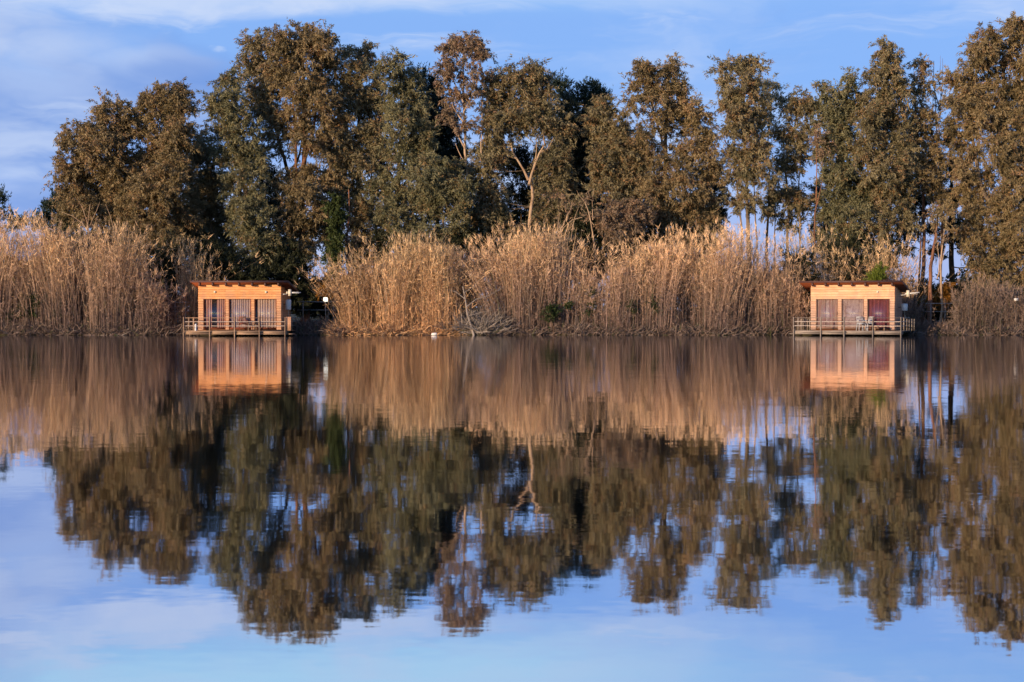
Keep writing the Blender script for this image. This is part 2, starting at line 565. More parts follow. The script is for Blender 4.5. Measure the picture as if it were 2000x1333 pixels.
nrm = T.vmath('NORMALIZE', T.vmath('ADD', tot, (0, 0, 1.0)))
gl = T.n('ShaderNodeBsdfGlossy')
gl.inputs['Color'].default_value = (0.85, 0.86, 0.92, 1)
T.link(T.math('MULTIPLY', T.maprange(sepw.outputs[1], 8, 60, 0.028, 0.057), T.maprange(gust.outputs[0], 0.35, 0.65, 0.85, 1.15)), gl.inputs['Roughness'])
T.link(nrm, gl.inputs['Normal'])
df = T.n('ShaderNodeBsdfDiffuse')
df.inputs[0].default_value = (0.020, 0.022, 0.022, 1)
fr = T.n('ShaderNodeFresnel')
fr.inputs['IOR'].default_value = 1.8
T.link(nrm, fr.inputs['Normal'])
fac = T.maprange(fr.outputs[0], 0.1, 0.75, 0.84, 0.97, False)
mx = T.n('ShaderNodeMixShader')
T.link(fac, mx.inputs[0])
T.link(df.outputs[0], mx.inputs[1])
T.link(gl.outputs[0], mx.inputs[2])
o_ = T.n('ShaderNodeOutputMaterial')
T.link(mx.outputs[0], o_.inputs[0])
MAT['water'] = m

# ------------------------------------------------------------------ water and ground
SHORE = 101.0


def shore_y(x):
    return SHORE + 0.35 * np.sin(x * 0.31 + 1.0) + 0.2 * np.sin(x * 0.83) + 0.12 * np.sin(x * 2.1 + 2)


wv = [(-1500, -60, 0), (1500, -60, 0), (1500, 104.5, 0), (-1500, 104.5, 0)]
water = link_mesh('lake_water', mesh_np('lake_water', wv, [(0, 1, 2, 3)], 4, MAT['water']))
tag(water, 'still lake water mirroring the trees and cabins', kind='structure')

xs = np.concatenate((np.linspace(-1800, -60, 14), np.linspace(-55, 55, 221), np.linspace(60, 1800, 14)))
ys_rel = np.array([-170, -40, -6, -2.0, -0.6, -0.15, 0.0, 0.2, 0.5, 1.0, 1.8, 3.0, 5, 8, 12, 20, 40, 100, 400, 2500])
zs_rel = np.array([-2.5, -2.5, -1.2, -0.5, -0.22, -0.08, 0.02, 0.14, 0.3, 0.42, 0.5, 0.6, 0.75, 0.8, 0.8, 0.8, 0.8, 0.8, 0.8, 0.8])
X, Yr = np.meshgrid(xs, ys_rel)
Z = np.repeat(zs_rel[:, None], len(xs), 1)
near = (np.abs(X) < 60) & (Yr > -1) & (Yr < 10)
Z = Z + near * rng.normal(0, 0.035, Z.shape) * (Z > 0)
Yw = shore_y(X) + Yr
V = np.stack((X, Yw, Z), -1).reshape(-1, 3)
nx = len(xs)
ii, jj = np.meshgrid(np.arange(len(ys_rel) - 1), np.arange(nx - 1), indexing='ij')
a = (ii * nx + jj).ravel()
Q = np.stack((a, a + 1, a + nx + 1, a + nx), -1)
gr = link_mesh('ground', mesh_np('ground', V, Q, 4, MAT['ground'], smooth=True))
tag(gr, 'dark soil bank along the lake', kind='structure')


# ------------------------------------------------------------------ foliage
def leaves(centres, radii, counts, length, width, droop=0.6, flat=1.0, tone_c=None):
    """clusters of single pointed leaves; returns verts, tone"""
    idx = np.repeat(np.arange(len(centres)), counts)
    n = len(idx)
    c = centres[idx]
    r = radii[idx]
    # every cluster is a handful of sprays that leave it outwards and hang over
    S = 9
    k = len(centres)
    sb = rng.normal(0, 0.36, (k, S, 3))
    sb[:, :, 2] = sb[:, :, 2] * flat + 0.26
    sdv = sb * 1.5 + rng.normal(0, 0.45, (k, S, 3))
    sdv[:, :, 2] += 0.35 - droop * 0.5
    sid = rng.integers(0, S, n)
    t_ = rng.uniform(0, 1, n)[:, None]
    b_s = sb[idx, sid]
    d_s = sdv[idx, sid]
    p = c + (b_s + d_s * t_ * 0.72 + np.array((0, 0, -1.0)) * droop * 0.75 * t_ ** 2 + rng.normal(0, 0.13, (n, 3))) * r[:, None]
    d = rng.normal(0, 0.75, (n, 3)) + d_s * 0.8
    d[:, 2] -= droop * (0.6 + 1.6 * t_[:, 0])
    d /= np.linalg.norm(d, axis=1)[:, None] + 1e-9
    s = np.cross(d, rng.normal(0, 1, (n, 3)))
    s /= np.linalg.norm(s, axis=1)[:, None] + 1e-9
    L = length * rng.uniform(0.6, 1.4, n)
    w = width * rng.uniform(0.6, 1.3, n)
    v0 = p - s * w[:, None] * 0.5
    v1 = p + s * w[:, None] * 0.5
    v2 = p + d * L[:, None] + rng.normal(0, 0.02, (n, 3))
    V = np.stack((v0, v1, v2), 1).reshape(-1, 3)
    if tone_c is None:
        tone_c = rng.uniform(0, 1, len(centres))
    t = np.clip(0.55 * tone_c[idx] + 0.45 * rng.uniform(0, 1, n), 0, 1)
    return V, np.repeat(t, 3)


def blob_points(c, rad, n, up_bias=0.15):
    """points through an ellipsoid, mostly near its skin"""
    d = rng.normal(0, 1, (n, 3))
    d[:, 2] += up_bias
    d /= np.linalg.norm(d, axis=1)[:, None]
    r = rng.uniform(0.25, 1.0, n) ** 0.55 * np.where(rng.uniform(0, 1, n) < 0.08, 1.16, 1.0)
    return c + d * r[:, None] * rad


def curve(a, b, n=6, sag=0.12, wob=0.05):
    a = np.asarray(a); b = np.asarray(b)
    t = np.linspace(0, 1, n)[:, None]
    L = np.linalg.norm(b - a)
    p = a + (b - a) * t
    p[:, 2] -= (np.sin(t[:, 0] * math.pi)) * sag * L
    w = rng.normal(0, wob * L / n, (n, 3))
    w[0] = 0; w[-1] = 0
    return p + np.cumsum(w, 0) * np.sin(t * math.pi)


def tree(name, label, D, blobs, stems, leaf='leaf_olive', bark='bark_grey', dens=1.0, clump=0.46, leaf_len=0.19, leaf_w=0.076,
         per=90, droop=0.6, flat=0.85, cat='tree', group='eucalyptus trees along the bank', base_z=0.5, limbs=True, thick=0.8, branch_r=0.05,
         spread=1.0, yjit=(-1.0, 1.1)):
    """blobs: (px, py, rx, ry[, density]) lobes of the crown; stems: (r0, r1, [(px, py), ...]) trunks and big limbs"""
    b0 = P(stems[0][2][0][0], 640, D)
    root = empty(name, (b0[0], D, base_z))
    inv = np.array((b0[0], D, base_z))
    tag(root, label, cat, group)
    tr = Tubes()
    nodes = []
    for si, (r0, r1, pts) in enumerate(stems):
        dj = rng.uniform(-0.5, 0.5) if bark == 'bark_pale' else rng.uniform(0.3, 1.1)
        pp = [P(x, y, D) + np.array((0, dj * min(1, i / 3), 0)) for i, (x, y) in enumerate(pts)]
        if si == 0 and pts[0][1] > 560:
            pp[0][2] = base_z - 0.15
        pp = np.array(pp)
        # resample
        seg = np.linalg.norm(np.diff(pp, axis=0), axis=1)
        cum = np.concatenate(([0], np.cumsum(seg)))
        nn = max(4, int(cum[-1] / 0.6))
        tt = np.linspace(0, cum[-1], nn)
        q = np.stack([np.interp(tt, cum, pp[:, k]) for k in range(3)], 1)
        q += np.cumsum(rng.normal(0, 0.035, q.shape), 0) * np.array((1, 1, 0.1)) * (np.arange(nn) > 0)[:, None]
        rr = np.interp(tt / cum[-1], [0, 0.05, 1], [r0 * 1.35, r0, r1])
        tr = Tubes()
        tr.tube(q - inv, rr, 7)
        tr.build('trunk' if si == 0 else 'limb', MAT[bark], root, smooth=True)
        nodes.append(np.concatenate((q, rr[:, None]), 1))
    nodes = np.concatenate(nodes)
    br = Tubes()
    cs, rs, ct, tc_ = [], [], [], []
    for bl in blobs:
        cx, cy, rx, ry = bl[:4]
        dn = (bl[4] if len(bl) > 4 else 1.0) * dens
        mpp = M(D)
        c = P(cx, cy, D)
        dr = (rx + ry) * 0.5 * mpp * thick
        c[1] += rng.uniform(*yjit) * dr
        rad = np.array((rx * mpp * 1.0 * spread, dr, ry * mpp * 0.94))
        area = math.pi * rx * ry * mpp * mpp
        n = max(4, int(area / (clump * clump * math.pi) * 4.1 * dn))
        pts = blob_points(c, rad, n)
        btone = rng.uniform(-0.15, 0.25)
        if limbs:
            dd = np.linalg.norm((nodes[:, :3] - c) * np.array((1, 1, 0.75)) + np.array((0, 0, 0)), axis=1) + np.where(nodes[:, 2] > c[2], 3.0, 0)
            k = int(np.argmin(dd))
            rl = min(nodes[k, 3] * 0.6, branch_r)
            q = curve(nodes[k, :3], c, 6, 0.08)
            br.tube(q - inv, np.linspace(rl, rl * 0.45, 6), 5)
            for w in rng.choice(n, min(n, max(4, int(n * 0.5))), replace=False):
                st = q[rng.integers(2, 6)]
                q2 = curve(st, pts[w], 4, 0.05)
                br.tube(q2 - inv, np.array((rl * 0.42, rl * 0.3, 0.012, 0.007)) if rl > 0.03 else np.linspace(rl * 0.5, 0.006, 4), 3)
        cs.append(pts)
        rr = clump * rng.uniform(0.5, 1.35, n)
        rs.append(rr)
        ct.append((2.35 * per * (rr / clump) ** 2 * rng.uniform(0.6, 1.3, n)).astype(int) + 8)
        tc_.append(np.clip(rng.uniform(0, 1, n) + btone, 0, 1))
    if br.v:
        br.build('branches', MAT[bark if bark != 'bark_pale' else 'bark_grey'], root)['kind'] = 'stuff'
    V, t = leaves(np.concatenate(cs), np.concatenate(rs), np.concatenate(ct), leaf_len, leaf_w, droop, flat, np.concatenate(tc_))
    V = V - inv
    me = mesh_np('crown', V, np.arange(len(V)).reshape(-1, 3), 3, MAT[leaf], tone=t)
    link_mesh('crown', me, root)['kind'] = 'stuff'
    return root


exec_trees = []
TREES = [
 # name, label, D, blobs, stems, options
 ('eucalyptus_tree', 'broad rust-brown eucalyptus at the left end of the row, nearest the open sky', 109,
  [(222,235,46,38),(255,258,40,40),(160,285,46,44),(205,300,60,50),(140,345,34,44),(185,365,62,55),(245,345,55,60),(160,415,48,50),
   (225,430,62,55),(215,490,55,38),(265,410,45,60),(280,470,40,45)],
  [(0.28,0.08,[(230,640),(228,520),(215,430),(220,330),(228,260)]),(0.14,0.05,[(226,520),(190,450),(165,380),(155,310)]),(0.14,0.05,[(228,500),(262,420),(262,330)])],
  dict(leaf='leaf_brown', bark='bark_grey', per=100)),
 ('eucalyptus_tree', 'rust-brown eucalyptus with a flat-topped dome, second from the left end', 108.2,
  [(330,188,38,24),(300,215,34,34),(350,215,26,42),(325,255,46,44),(355,285,30,50),(310,315,48,50),(345,355,44,55),(305,395,48,55),
   (340,430,46,55),(310,480,50,40),(355,490,30,35),(325,530,40,30)],
  [(0.26,0.08,[(335,640),(330,500),(335,400),(332,300),(335,220)]),(0.12,0.05,[(332,440),(305,380),(300,300)])],
  dict(leaf='leaf_brown', bark='bark_grey', per=100)),
 ('eucalyptus_tree', 'small-headed olive eucalyptus directly right of the brown flat-topped dome', 113,
  [(403,285,20,28),(400,325,32,40),(392,380,32,44),(425,370,30,40),(420,430,40,42),(400,470,36,40),(440,500,30,30)],
  [(0.2,0.06,[(420,640),(415,500),(405,400),(402,300)])],
  dict(leaf='leaf_olive', per=85)),
 ('eucalyptus_tree', 'leaning olive-green eucalyptus with a rounded top above the left cabin', 108.5,
  [(442,172,28,24),(425,200,22,24),(452,205,34,32),(438,245,36,40),(472,262,38,40),(455,310,38,40),(490,318,34,42),(478,375,42,46),(505,420,40,42),
   (470,430,34,40),(505,480,44,44),(485,520,38,28),(520,530,26,22)],
  [(0.24,0.07,[(505,640),(500,520),(492,420),(470,320),(448,230),(442,180)]),(0.10,0.04,[(497,470),(520,420),(515,360)])],
  dict(leaf='leaf_green', per=90)),
 ('eucalyptus_tree', 'tall slender grey-brown eucalyptus left of the tallest crown, with see-through foliage', 112,
  [(502,82,26,24),(515,108,30,24,.9),(478,128,22,18),(500,150,34,30,.9),(520,190,34,34,.8),(490,190,24,24,.7),(530,235,30,34,.7),(520,280,28,30,.5),(545,290,20,30,.5)],
  [(0.22,0.05,[(560,640),(562,450),(556,340),(535,270),(515,190),(503,100)]),(0.1,0.04,[(556,350),(585,310),(590,240)])],
  dict(leaf='leaf_olive', bark='bark_dark', per=75, clump=0.42)),
 ('eucalyptus_tree', 'tallest eucalyptus of the row, wide olive-brown crown behind the left cabin roof', 110,
  [(592,72,32,22),(560,92,34,28),(628,92,36,30),(595,110,50,34),(545,140,28,36,.9),(580,165,48,42),(635,150,32,50),(612,210,48,46,.9),(570,235,44,44,.75),
   (645,225,28,50),(600,275,44,34,.5),(640,290,34,40,.9),(615,350,48,30),(570,365,34,34),(600,405,44,44),(575,445,34,40),(615,455,34,38),(600,500,26,28)],
  [(0.30,0.09,[(595,640),(590,500),(590,400),(592,300),(590,200),(590,100)]),(0.12,0.05,[(590,400),(575,330),(578,240),(565,150)]),(0.12,0.05,[(590,330),(612,260),(625,160)])],
  dict(leaf='leaf_brown', bark='bark_red', per=85)),
 ('eucalyptus_tree', 'grey-green eucalyptus with twin-peaked top, right of the tallest crown', 111.5,
  [(680,112,18,20),(712,115,24,24),(700,150,42,34),(682,200,42,42),(718,215,34,46),(692,262,44,36,.8),(730,275,22,36,.8),(680,310,40,38),(715,325,38,32,.8),
   (668,360,32,30),(705,390,40,36),(685,425,34,32),(725,440,34,32),(700,470,26,20,.7)],
  [(0.24,0.07,[(700,640),(703,500),(698,400),(695,300),(695,200),(700,130)])],
  dict(leaf='leaf_olive', bark='bark_grey', per=85)),
 ('eucalyptus_tree', 'green eucalyptus with a pointed top, left of the dark pine and the thin pale tree', 109.5,
  [(772,118,20,16),(762,145,22,24),(790,165,30,32),(780,205,36,38),(812,222,28,38),(775,250,28,34,.8),(805,285,38,38,.9),(765,305,22,34,.5),(828,270,18,40),
   (790,330,36,30,.8),(745,375,34,34),(780,390,34,38),(760,430,36,34),(800,450,28,30,.8)],
  [(0.22,0.06,[(772,640),(775,500),(772,420),(780,320),(783,220),(775,130)]),(0.09,0.04,[(776,360),(795,290),(808,230)])],
  dict(leaf='leaf_green', bark='bark_dark', per=85)),
 ('eucalyptus_tree', 'low bushy green eucalyptus under the dark pine, in front of the thin pale tree', 107.5,
  [(855,330,40,26),(885,350,30,32),(835,360,32,34),(865,385,42,34),(895,400,28,36),(840,410,32,26,.8),(885,440,34,26,.8),(830,455,26,20,.6),(905,375,18,30)],
  [(0.16,0.05,[(872,640),(870,520),(865,440),(862,370)])],
  dict(leaf='leaf_green', bark='bark_grey', per=85)),
 ('pale_slender_tree', 'thin pale-trunked tree with a pinkish umbrella top standing above its neighbours', 108.6,
  [(905,84,34,14),(880,98,18,14),(930,98,20,16),(876,125,12,18,.5),(940,122,14,20,.7),(948,150,10,20,.6),(872,155,16,20,.6),(895,135,26,26,.28),(925,150,22,26,.25),
   (885,190,22,22,.4),(925,200,22,26,.3),(880,215,14,18,.7),(905,170,26,30,.2),(860,185,10,20,.35),(925,245,20,20,.3),(890,255,16,16,.4)],
  [(0.16,0.035,[(915,640),(914,420),(910,320),(906,250),(904,170),(905,95)]),(0.05,0.02,[(908,290),(890,262),(882,225)]),(0.05,0.02,[(906,240),(885,215),(878,190)]),
   (0.045,0.02,[(905,220),(925,180),(935,120)]),(0.04,0.02,[(911,320),(898,300),(892,280)]),(0.045,0.018,[(905,200),(885,160),(880,110)]),(0.04,0.02,[(940,300),(942,230),(944,170)])],
  dict(leaf='leaf_rust', bark='bark_pale', per=70, clump=0.36, branch_r=0.03)),
 ('eucalyptus_tree', 'large olive eucalyptus whose pale forked trunk shows in a hollow of the crown', 109,
  [(1038,142,34,20),(1000,160,38,26),(970,178,26,30),(1050,175,40,32),(985,215,44,40),(1030,220,42,36),(1075,215,26,40),(960,262,34,46),(1012,250,34,20),
   (1064,250,40,26),(1092,270,24,40),(950,320,30,44),(972,300,18,28),(1085,320,32,36),(940,375,36,40),(962,398,24,36),(1070,375,30,40),(1100,390,30,44),
   (945,430,34,36),(1065,425,28,30),(980,445,28,22)],
  [(0.17,0.10,[(1022,640),(1026,500),(1030,430),(1036,380),(1032,350)]),(0.08,0.03,[(1032,352),(1020,325),(1003,300),(995,270),(990,200)]),
   (0.085,0.035,[(1034,360),(1042,325),(1054,300),(1064,285),(1058,220)]),(0.05,0.02,[(1042,330),(1048,300),(1046,270)]),(0.05,0.02,[(1010,310),(992,305),(980,296)]),
   (0.04,0.02,[(1056,298),(1072,290),(1082,270)])],
  dict(yjit=(0.2, 1.2), branch_r=0.022, leaf='leaf_olive', bark='bark_pale', per=90)),
 ('eucalyptus_tree', 'darker narrow eucalyptus between the forked tree and the paler round-topped one', 112,
  [(1105,225,26,34),(1118,275,28,40),(1112,330,26,40),(1135,300,26,40),(1125,380,34,44),(1140,430,30,34)],
  [(0.18,0.05,[(1128,640),(1126,480),(1120,360),(1110,240)])],
  dict(leaf='leaf_shade', bark='bark_dark', per=90)),
 ('eucalyptus_tree', 'grey-green round-topped eucalyptus, lower than the brown pair on its right', 110,
  [(1182,208,24,20),(1170,235,24,28),(1198,245,28,32),(1180,275,36,34),(1218,285,26,38),(1195,320,38,38),(1225,345,28,42),(1170,335,22,34),(1190,370,34,34),(1225,395,28,34)],
  [(0.2,0.06,[(1205,640),(1200,500),(1198,400),(1192,300),(1184,220)])],
  dict(leaf='leaf_olive', bark='bark_grey', per=90)),
 ('small_bushy_tree', 'low pinkish-brown bushy tree just above the middle reeds', 106.5,
  [(1215,415,34,26),(1190,435,24,22),(1225,445,40,26),(1255,430,24,30),(1205,465,30,18)],
  [(0.10,0.03,[(1218,640),(1220,520),(1220,460),(1218,420)])],
  dict(leaf='leaf_rust', bark='bark_red', per=85, group='small trees above the reeds')),
 ('eucalyptus_tree', 'wide reddish-brown eucalyptus with two heads, right of the middle of the row', 109.5,
  [(1262,138,28,22),(1312,138,22,20),(1252,168,28,26,.9),(1292,170,34,32,.9),(1268,212,40,34,.85),(1322,195,30,36),(1325,235,34,32),(1362,235,24,34),(1370,275,26,36),
   (1295,250,30,26,.5),(1250,275,28,32,.7),(1310,300,40,26,.6),(1365,315,32,34),(1260,325,36,36),(1305,345,40,36,.9),(1385,355,26,40),(1345,375,42,36),(1275,375,34,34),
   (1375,405,36,34),(1320,420,44,30),(1285,425,30,26),(1385,440,26,26)],
  [(0.26,0.08,[(1292,640),(1290,500),(1292,400),(1300,330),(1302,240),(1305,150)]),(0.12,0.05,[(1293,395),(1320,345),(1345,300),(1362,250)]),
   (0.10,0.04,[(1295,370),(1330,350),(1350,330)]),(0.1,0.04,[(1300,300),(1275,220),(1262,150)]),(0.05,0.02,[(1305,360),(1335,322),(1345,305)])],
  dict(leaf='leaf_brown', bark='bark_grey', per=85)),
 ('eucalyptus_tree', 'upright olive eucalyptus with open sky on both sides of its crown', 109,
  [(1424,138,24,22),(1468,135,24,20),(1445,165,38,28),(1420,195,26,32),(1462,205,34,36),(1438,245,34,36),(1478,250,24,34),(1450,290,34,32,.9),(1430,315,24,26,.8),
   (1478,310,26,34,.8),(1450,345,38,30,.9),(1490,360,24,30,.7),(1440,385,26,26,.7),(1465,405,30,26,.6)],
  [(0.18,0.06,[(1465,640),(1462,500),(1458,400),(1452,300),(1448,180)]),(0.08,0.04,[(1450,640),(1448,450),(1440,350),(1432,220)]),(0.08,0.03,[(1482,640),(1484,480),(1480,340)])],
  dict(leaf='leaf_olive', bark='bark_grey', per=80)),
 ('eucalyptus_tree', 'small half-bare eucalyptus leaning out behind the upright olive one', 114,
  [(1512,172,20,18,.8),(1525,195,16,18,.6),(1500,205,20,28,.7),(1495,240,16,26,.9)],
  [(0.12,0.03,[(1498,640),(1500,400),(1498,280),(1508,190)])],
  dict(leaf='leaf_green', bark='bark_dark', per=60)),
 ('eucalyptus_tree', 'thin airy eucalyptus just left of the dense crowns above the right cabin', 110.5,
  [(1565,198,24,20),(1580,220,16,22),(1545,225,24,26,.8),(1568,255,26,26,.8),(1530,265,22,24,.8),(1550,295,26,28,.7),(1575,310,16,22,.6),(1530,325,22,24,.7),(1555,345,20,20,.5),
   (1535,385,34,24,.8),(1565,405,26,26,.8),(1515,410,26,26,.7),(1545,435,30,22,.8)],
  [(0.13,0.04,[(1535,640),(1537,480),(1540,390),(1536,330),(1552,260),(1564,210)]),(0.07,0.03,[(1562,640),(1564,450),(1562,350),(1572,250)]),(0.06,0.02,[(1508,640),(1512,450),(1520,330)])],
  dict(leaf='leaf_olive', bark='bark_grey', per=75, clump=0.42)),
 ('slender_bare_tree', 'bare reddish sapling stem in the gap above the left end of the right cabin', 108,
  [(1600,262,8,16,.4),(1592,275,8,12,.4),(1606,300,8,14,.3)],
  [(0.09,0.02,[(1600,640),(1598,500),(1594,420),(1598,350),(1594,290),(1600,250)]),(0.03,0.01,[(1596,400),(1606,360),(1612,330)])],
  dict(leaf='leaf_rust', bark='bark_red', per=40, group='small trees above the reeds')),
 ('eucalyptus_tree', 'dense dark-green twin-topped eucalyptus above the left half of the right cabin', 109.5,
  [(1615,178,20,22),(1655,168,22,22),(1632,205,36,28),(1670,205,24,30),(1618,245,30,36),(1655,255,38,36),(1625,300,30,36),(1660,310,40,38),(1628,350,34,36),
   (1655,380,44,38),(1625,410,34,32),(1665,430,42,34),(1640,465,38,26),(1690,380,26,40)],
  [(0.24,0.07,[(1655,640),(1652,500),(1650,400),(1648,300),(1645,200)])],
  dict(leaf='leaf_green', bark='bark_grey', per=95)),
 ('eucalyptus_tree', 'tall olive eucalyptus with a dark tufted top above the middle of the right cabin', 108.5,
  [(1735,105,20,18),(1750,130,28,24),(1712,145,22,16),(1730,160,34,22),(1715,205,30,30),(1750,205,30,38,.9),(1695,240,26,34),(1735,255,38,36),(1765,265,22,40),(1705,300,34,36),
   (1745,315,38,36),(1720,350,40,34),(1760,370,30,40),(1735,400,42,34),(1715,435,34,28),(1765,430,24,26)],
  [(0.22,0.07,[(1722,640),(1724,500),(1724,420),(1735,320),(1738,220),(1738,120)]),(0.09,0.04,[(1724,420),(1705,380),(1695,330),(1700,260)]),(0.05,0.02,[(1726,440),(1745,420),(1752,400)])],
  dict(leaf='leaf_olive', bark='bark_grey', per=90)),
 ('eucalyptus_tree', 'narrow reddish eucalyptus just left of the leafless twigs and the huge right-edge crown', 110.5,
  [(1792,138,18,20),(1800,175,20,26,.8),(1788,215,18,30,.8),(1812,235,20,28,.8),(1800,270,26,28),(1830,280,18,24,.8),(1815,315,32,32),(1830,350,30,34),(1805,360,28,34),(1835,400,26,26,.8)],
  [(0.16,0.05,[(1800,640),(1806,520),(1812,440),(1808,340),(1800,240),(1796,160)]),(0.1,0.04,[(1790,640),(1795,540),(1800,440)])],
  dict(leaf='leaf_brown', bark='bark_red', per=80)),
 ('bare_twig_tree', 'leafless pinkish twigs sticking into the sky left of the huge right-edge crown', 112,
  [(1835,175,10,16,.25),(1840,210,12,18,.3)],
  [(0.10,0.02,[(1838,640),(1838,400),(1836,260),(1832,160),(1830,115)]),(0.03,0.008,[(1836,230),(1842,170),(1845,112)]),(0.03,0.008,[(1835,210),(1822,160),(1820,120)]),
   (0.02,0.006,[(1832,160),(1838,130),(1838,106)]),(0.02,0.006,[(1838,190),(1850,150),(1850,125)])],
  dict(leaf='leaf_rust', bark='bark_red', per=30, group='small trees above the reeds')),
 ('eucalyptus_tree', 'huge dense orange-brown eucalyptus filling the right edge, the broadest crown', 107.5,
  [(1928,82,32,28),(1990,70,38,30),(2040,85,40,34),(1905,120,30,30),(1960,120,44,38),(2020,130,46,44),(1890,165,32,34),(1940,180,44,40),(2000,195,46,42),(1872,205,30,32),
   (1915,235,40,36),(1970,250,46,40),(2030,260,46,50),(1880,255,28,30),(1895,300,34,30,.8),(1945,310,44,38,.9),(2005,320,46,42),(1880,345,26,28,.8),(1925,370,44,38),(1985,385,46,42),
   (2040,380,44,50),(1895,410,36,26,.9),(1940,435,44,38),(1995,450,46,42),(1905,470,32,30),(1950,495,46,34),(2005,510,46,36),(2050,480,40,50),(1925,530,36,24),(1975,555,40,22)],
  [(0.36,0.10,[(1975,640),(1972,520),(1968,420),(1965,300),(1968,200),(1975,110)]),(0.16,0.06,[(1970,450),(1920,360),(1905,250),(1920,130)]),(0.16,0.06,[(1970,450),(2020,360),(2030,200)]),
   (0.06,0.03,[(1930,480),(1905,450),(1888,430)])],
  dict(leaf='leaf_brown', bark='bark_grey', per=100)),
 ('pine_tree', 'dark blue-green pine standing between the pointed eucalyptus and the thin pale tree', 118,
  [(832,165,18,24),(850,195,26,30),(838,235,28,36),(870,250,28,40),(850,290,34,40),(885,310,30,44),(860,340,36,40),(820,300,24,40),(895,370,34,40),(850,400,40,44)],
  [(0.24,0.05,[(855,640),(853,450),(850,300),(840,170)])],
  dict(leaf='leaf_pine', bark='bark_dark', per=110, droop=-0.2, group='dark pines behind the eucalyptus row')),
 ('pine_tree', 'dark pine showing above and right of the forked eucalyptus', 119,
  [(1092,178,14,20),(1110,200,20,26),(1150,182,22,20),(1165,200,14,16),(1140,220,34,34),(1110,260,34,40),(1150,270,30,44),(1120,330,36,44),(1155,350,30,44),(1130,410,40,44),(1160,430,30,40)],
  [(0.24,0.05,[(1135,640),(1135,450),(1140,300),(1150,190)])],
  dict(leaf='leaf_pine', bark='bark_dark', per=110, droop=-0.2, group='dark pines behind the eucalyptus row')),
 ('pine_tree', 'low dark-green pine peeping out at the left foot of the leftmost eucalyptus', 112,
  [(112,392,24,20),(100,412,22,16),(130,430,30,26),(92,438,20,10),(120,455,30,18),(75,445,14,8)],
  [(0.16,0.05,[(118,640),(118,500),(116,400)])],
  dict(leaf='leaf_pine', bark='bark_dark', per=110, droop=-0.2, dens=.9, group='dark pines behind the eucalyptus row')),
 ('pine_tree', 'dark pine cut by the left edge of the picture, above the reeds', 114,
  [(-6,400,10,14),(-15,425,22,14),(10,440,22,10),(45,440,16,8),(-20,460,30,20)],
  [(0.16,0.05,[(-12,640),(-12,500),(-8,400)])],
  dict(leaf='leaf_pine', bark='bark_dark', per=110, droop=-0.2, dens=.9, group='dark pines behind the eucalyptus row')),
 ('pine_tree', 'dark spreading pine seen in the gap between the trunks right of the right cabin', 118,
  [(1775,270,18,40),(1780,330,24,34),(1790,410,30,30),(1850,280,16,8),(1865,335,26,22),(1850,400,34,20,.9),(1870,440,34,16,.9),(1835,460,30,16,.8),(1880,480,30,14,.8),(1845,500,26,12,.6),(1890,520,24,14,.7)],
  [(0.26,0.06,[(1862,640),(1860,480),(1858,380),(1852,285)])],
  dict(leaf='leaf_pine', bark='bark_dark', per=110, droop=-0.2, group='dark pines behind the eucalyptus row')),
 ('ivy_clad_tree', 'trunk wrapped in bright green ivy right of the left cabin', 107,
  [(655,405,13,16,1.3),(658,430,13,18,1.3),(654,455,12,18,1.3),(658,480,12,18,1.3),(655,505,12,18,1.2),(652,530,12,18,1)],
  [(0.2,0.1,[(655,640),(655,520),(656,440),(656,380)])],
  dict(leaf='leaf_ivy', bark='bark_dark', per=100, clump=0.3, leaf_len=0.12, leaf_w=0.10, limbs=False, group='small trees above the reeds')),
 ('slender_bare_tree', 'thin red-barked stem beside the ivy-wrapped trunk', 108,
  [(680,470,8,10,.4),(690,500,7,9,.3)],
  [(0.10,0.04,[(678,640),(680,540),(677,470),(682,420),(680,370)]),(0.04,0.015,[(678,480),(690,500),(696,520)])],
  dict(leaf='leaf_rust', bark='bark_red', per=40, group='small trees above the reeds')),
 ('dead_bare_tree', 'dead pale forked sapling among the reeds left of the pinkish-brown bushy tree', 105.5,
  [(1140,392,14,10,.15)],
  [(0.07,0.03,[(1170,600),(1168,490),(1163,450),(1158,425),(1148,395)]),(0.03,0.01,[(1158,430),(1158,400),(1162,370)]),(0.03,0.008,[(1150,400),(1138,390),(1128,372)]),(0.02,0.008,[(1160,440),(1146,420),(1136,405)])],
  dict(leaf='leaf_rust', bark='bark_pale', per=20, group='small trees above the reeds')),
 ('dead_bare_tree', 'bare arching branches above the reeds, right of the pale forked trunk', 105.5,
  [(1115,415,22,16,.25),(1090,395,20,20,.3)],
  [(0.06,0.02,[(1075,600),(1078,480),(1090,450),(1110,430),(1130,425)]),(0.03,0.01,[(1088,455),(1092,425),(1088,400)]),(0.03,0.01,[(1100,440),(1115,410),(1118,390)]),(0.03,0.01,[(1115,470),(1118,440),(1128,405)])],
  dict(leaf='leaf_rust', bark='bark_pale', per=20, group='small trees above the reeds')),
 ('dead_bare_tree', 'bare pale branches fanning out above the reeds at the far left', 105.0,
  [(180,440,20,14,.2)],
  [(0.07,0.02,[(178,600),(176,470),(172,440),(178,400)]),(0.04,0.01,[(174,455),(150,425),(118,415)]),(0.03,0.01,[(172,440),(160,405),(150,392)]),(0.03,0.01,[(175,445),(186,425),(200,395)]),(0.03,0.01,[(225,470),(218,430),(206,400)])],
  dict(leaf='leaf_rust', bark='bark_pale', per=20, group='small trees above the reeds')),
 ('dead_bare_tree', 'pale crooked sapling in the dark gap right of the right cabin', 103.8,
  [(1838,470,14,14,.15)],
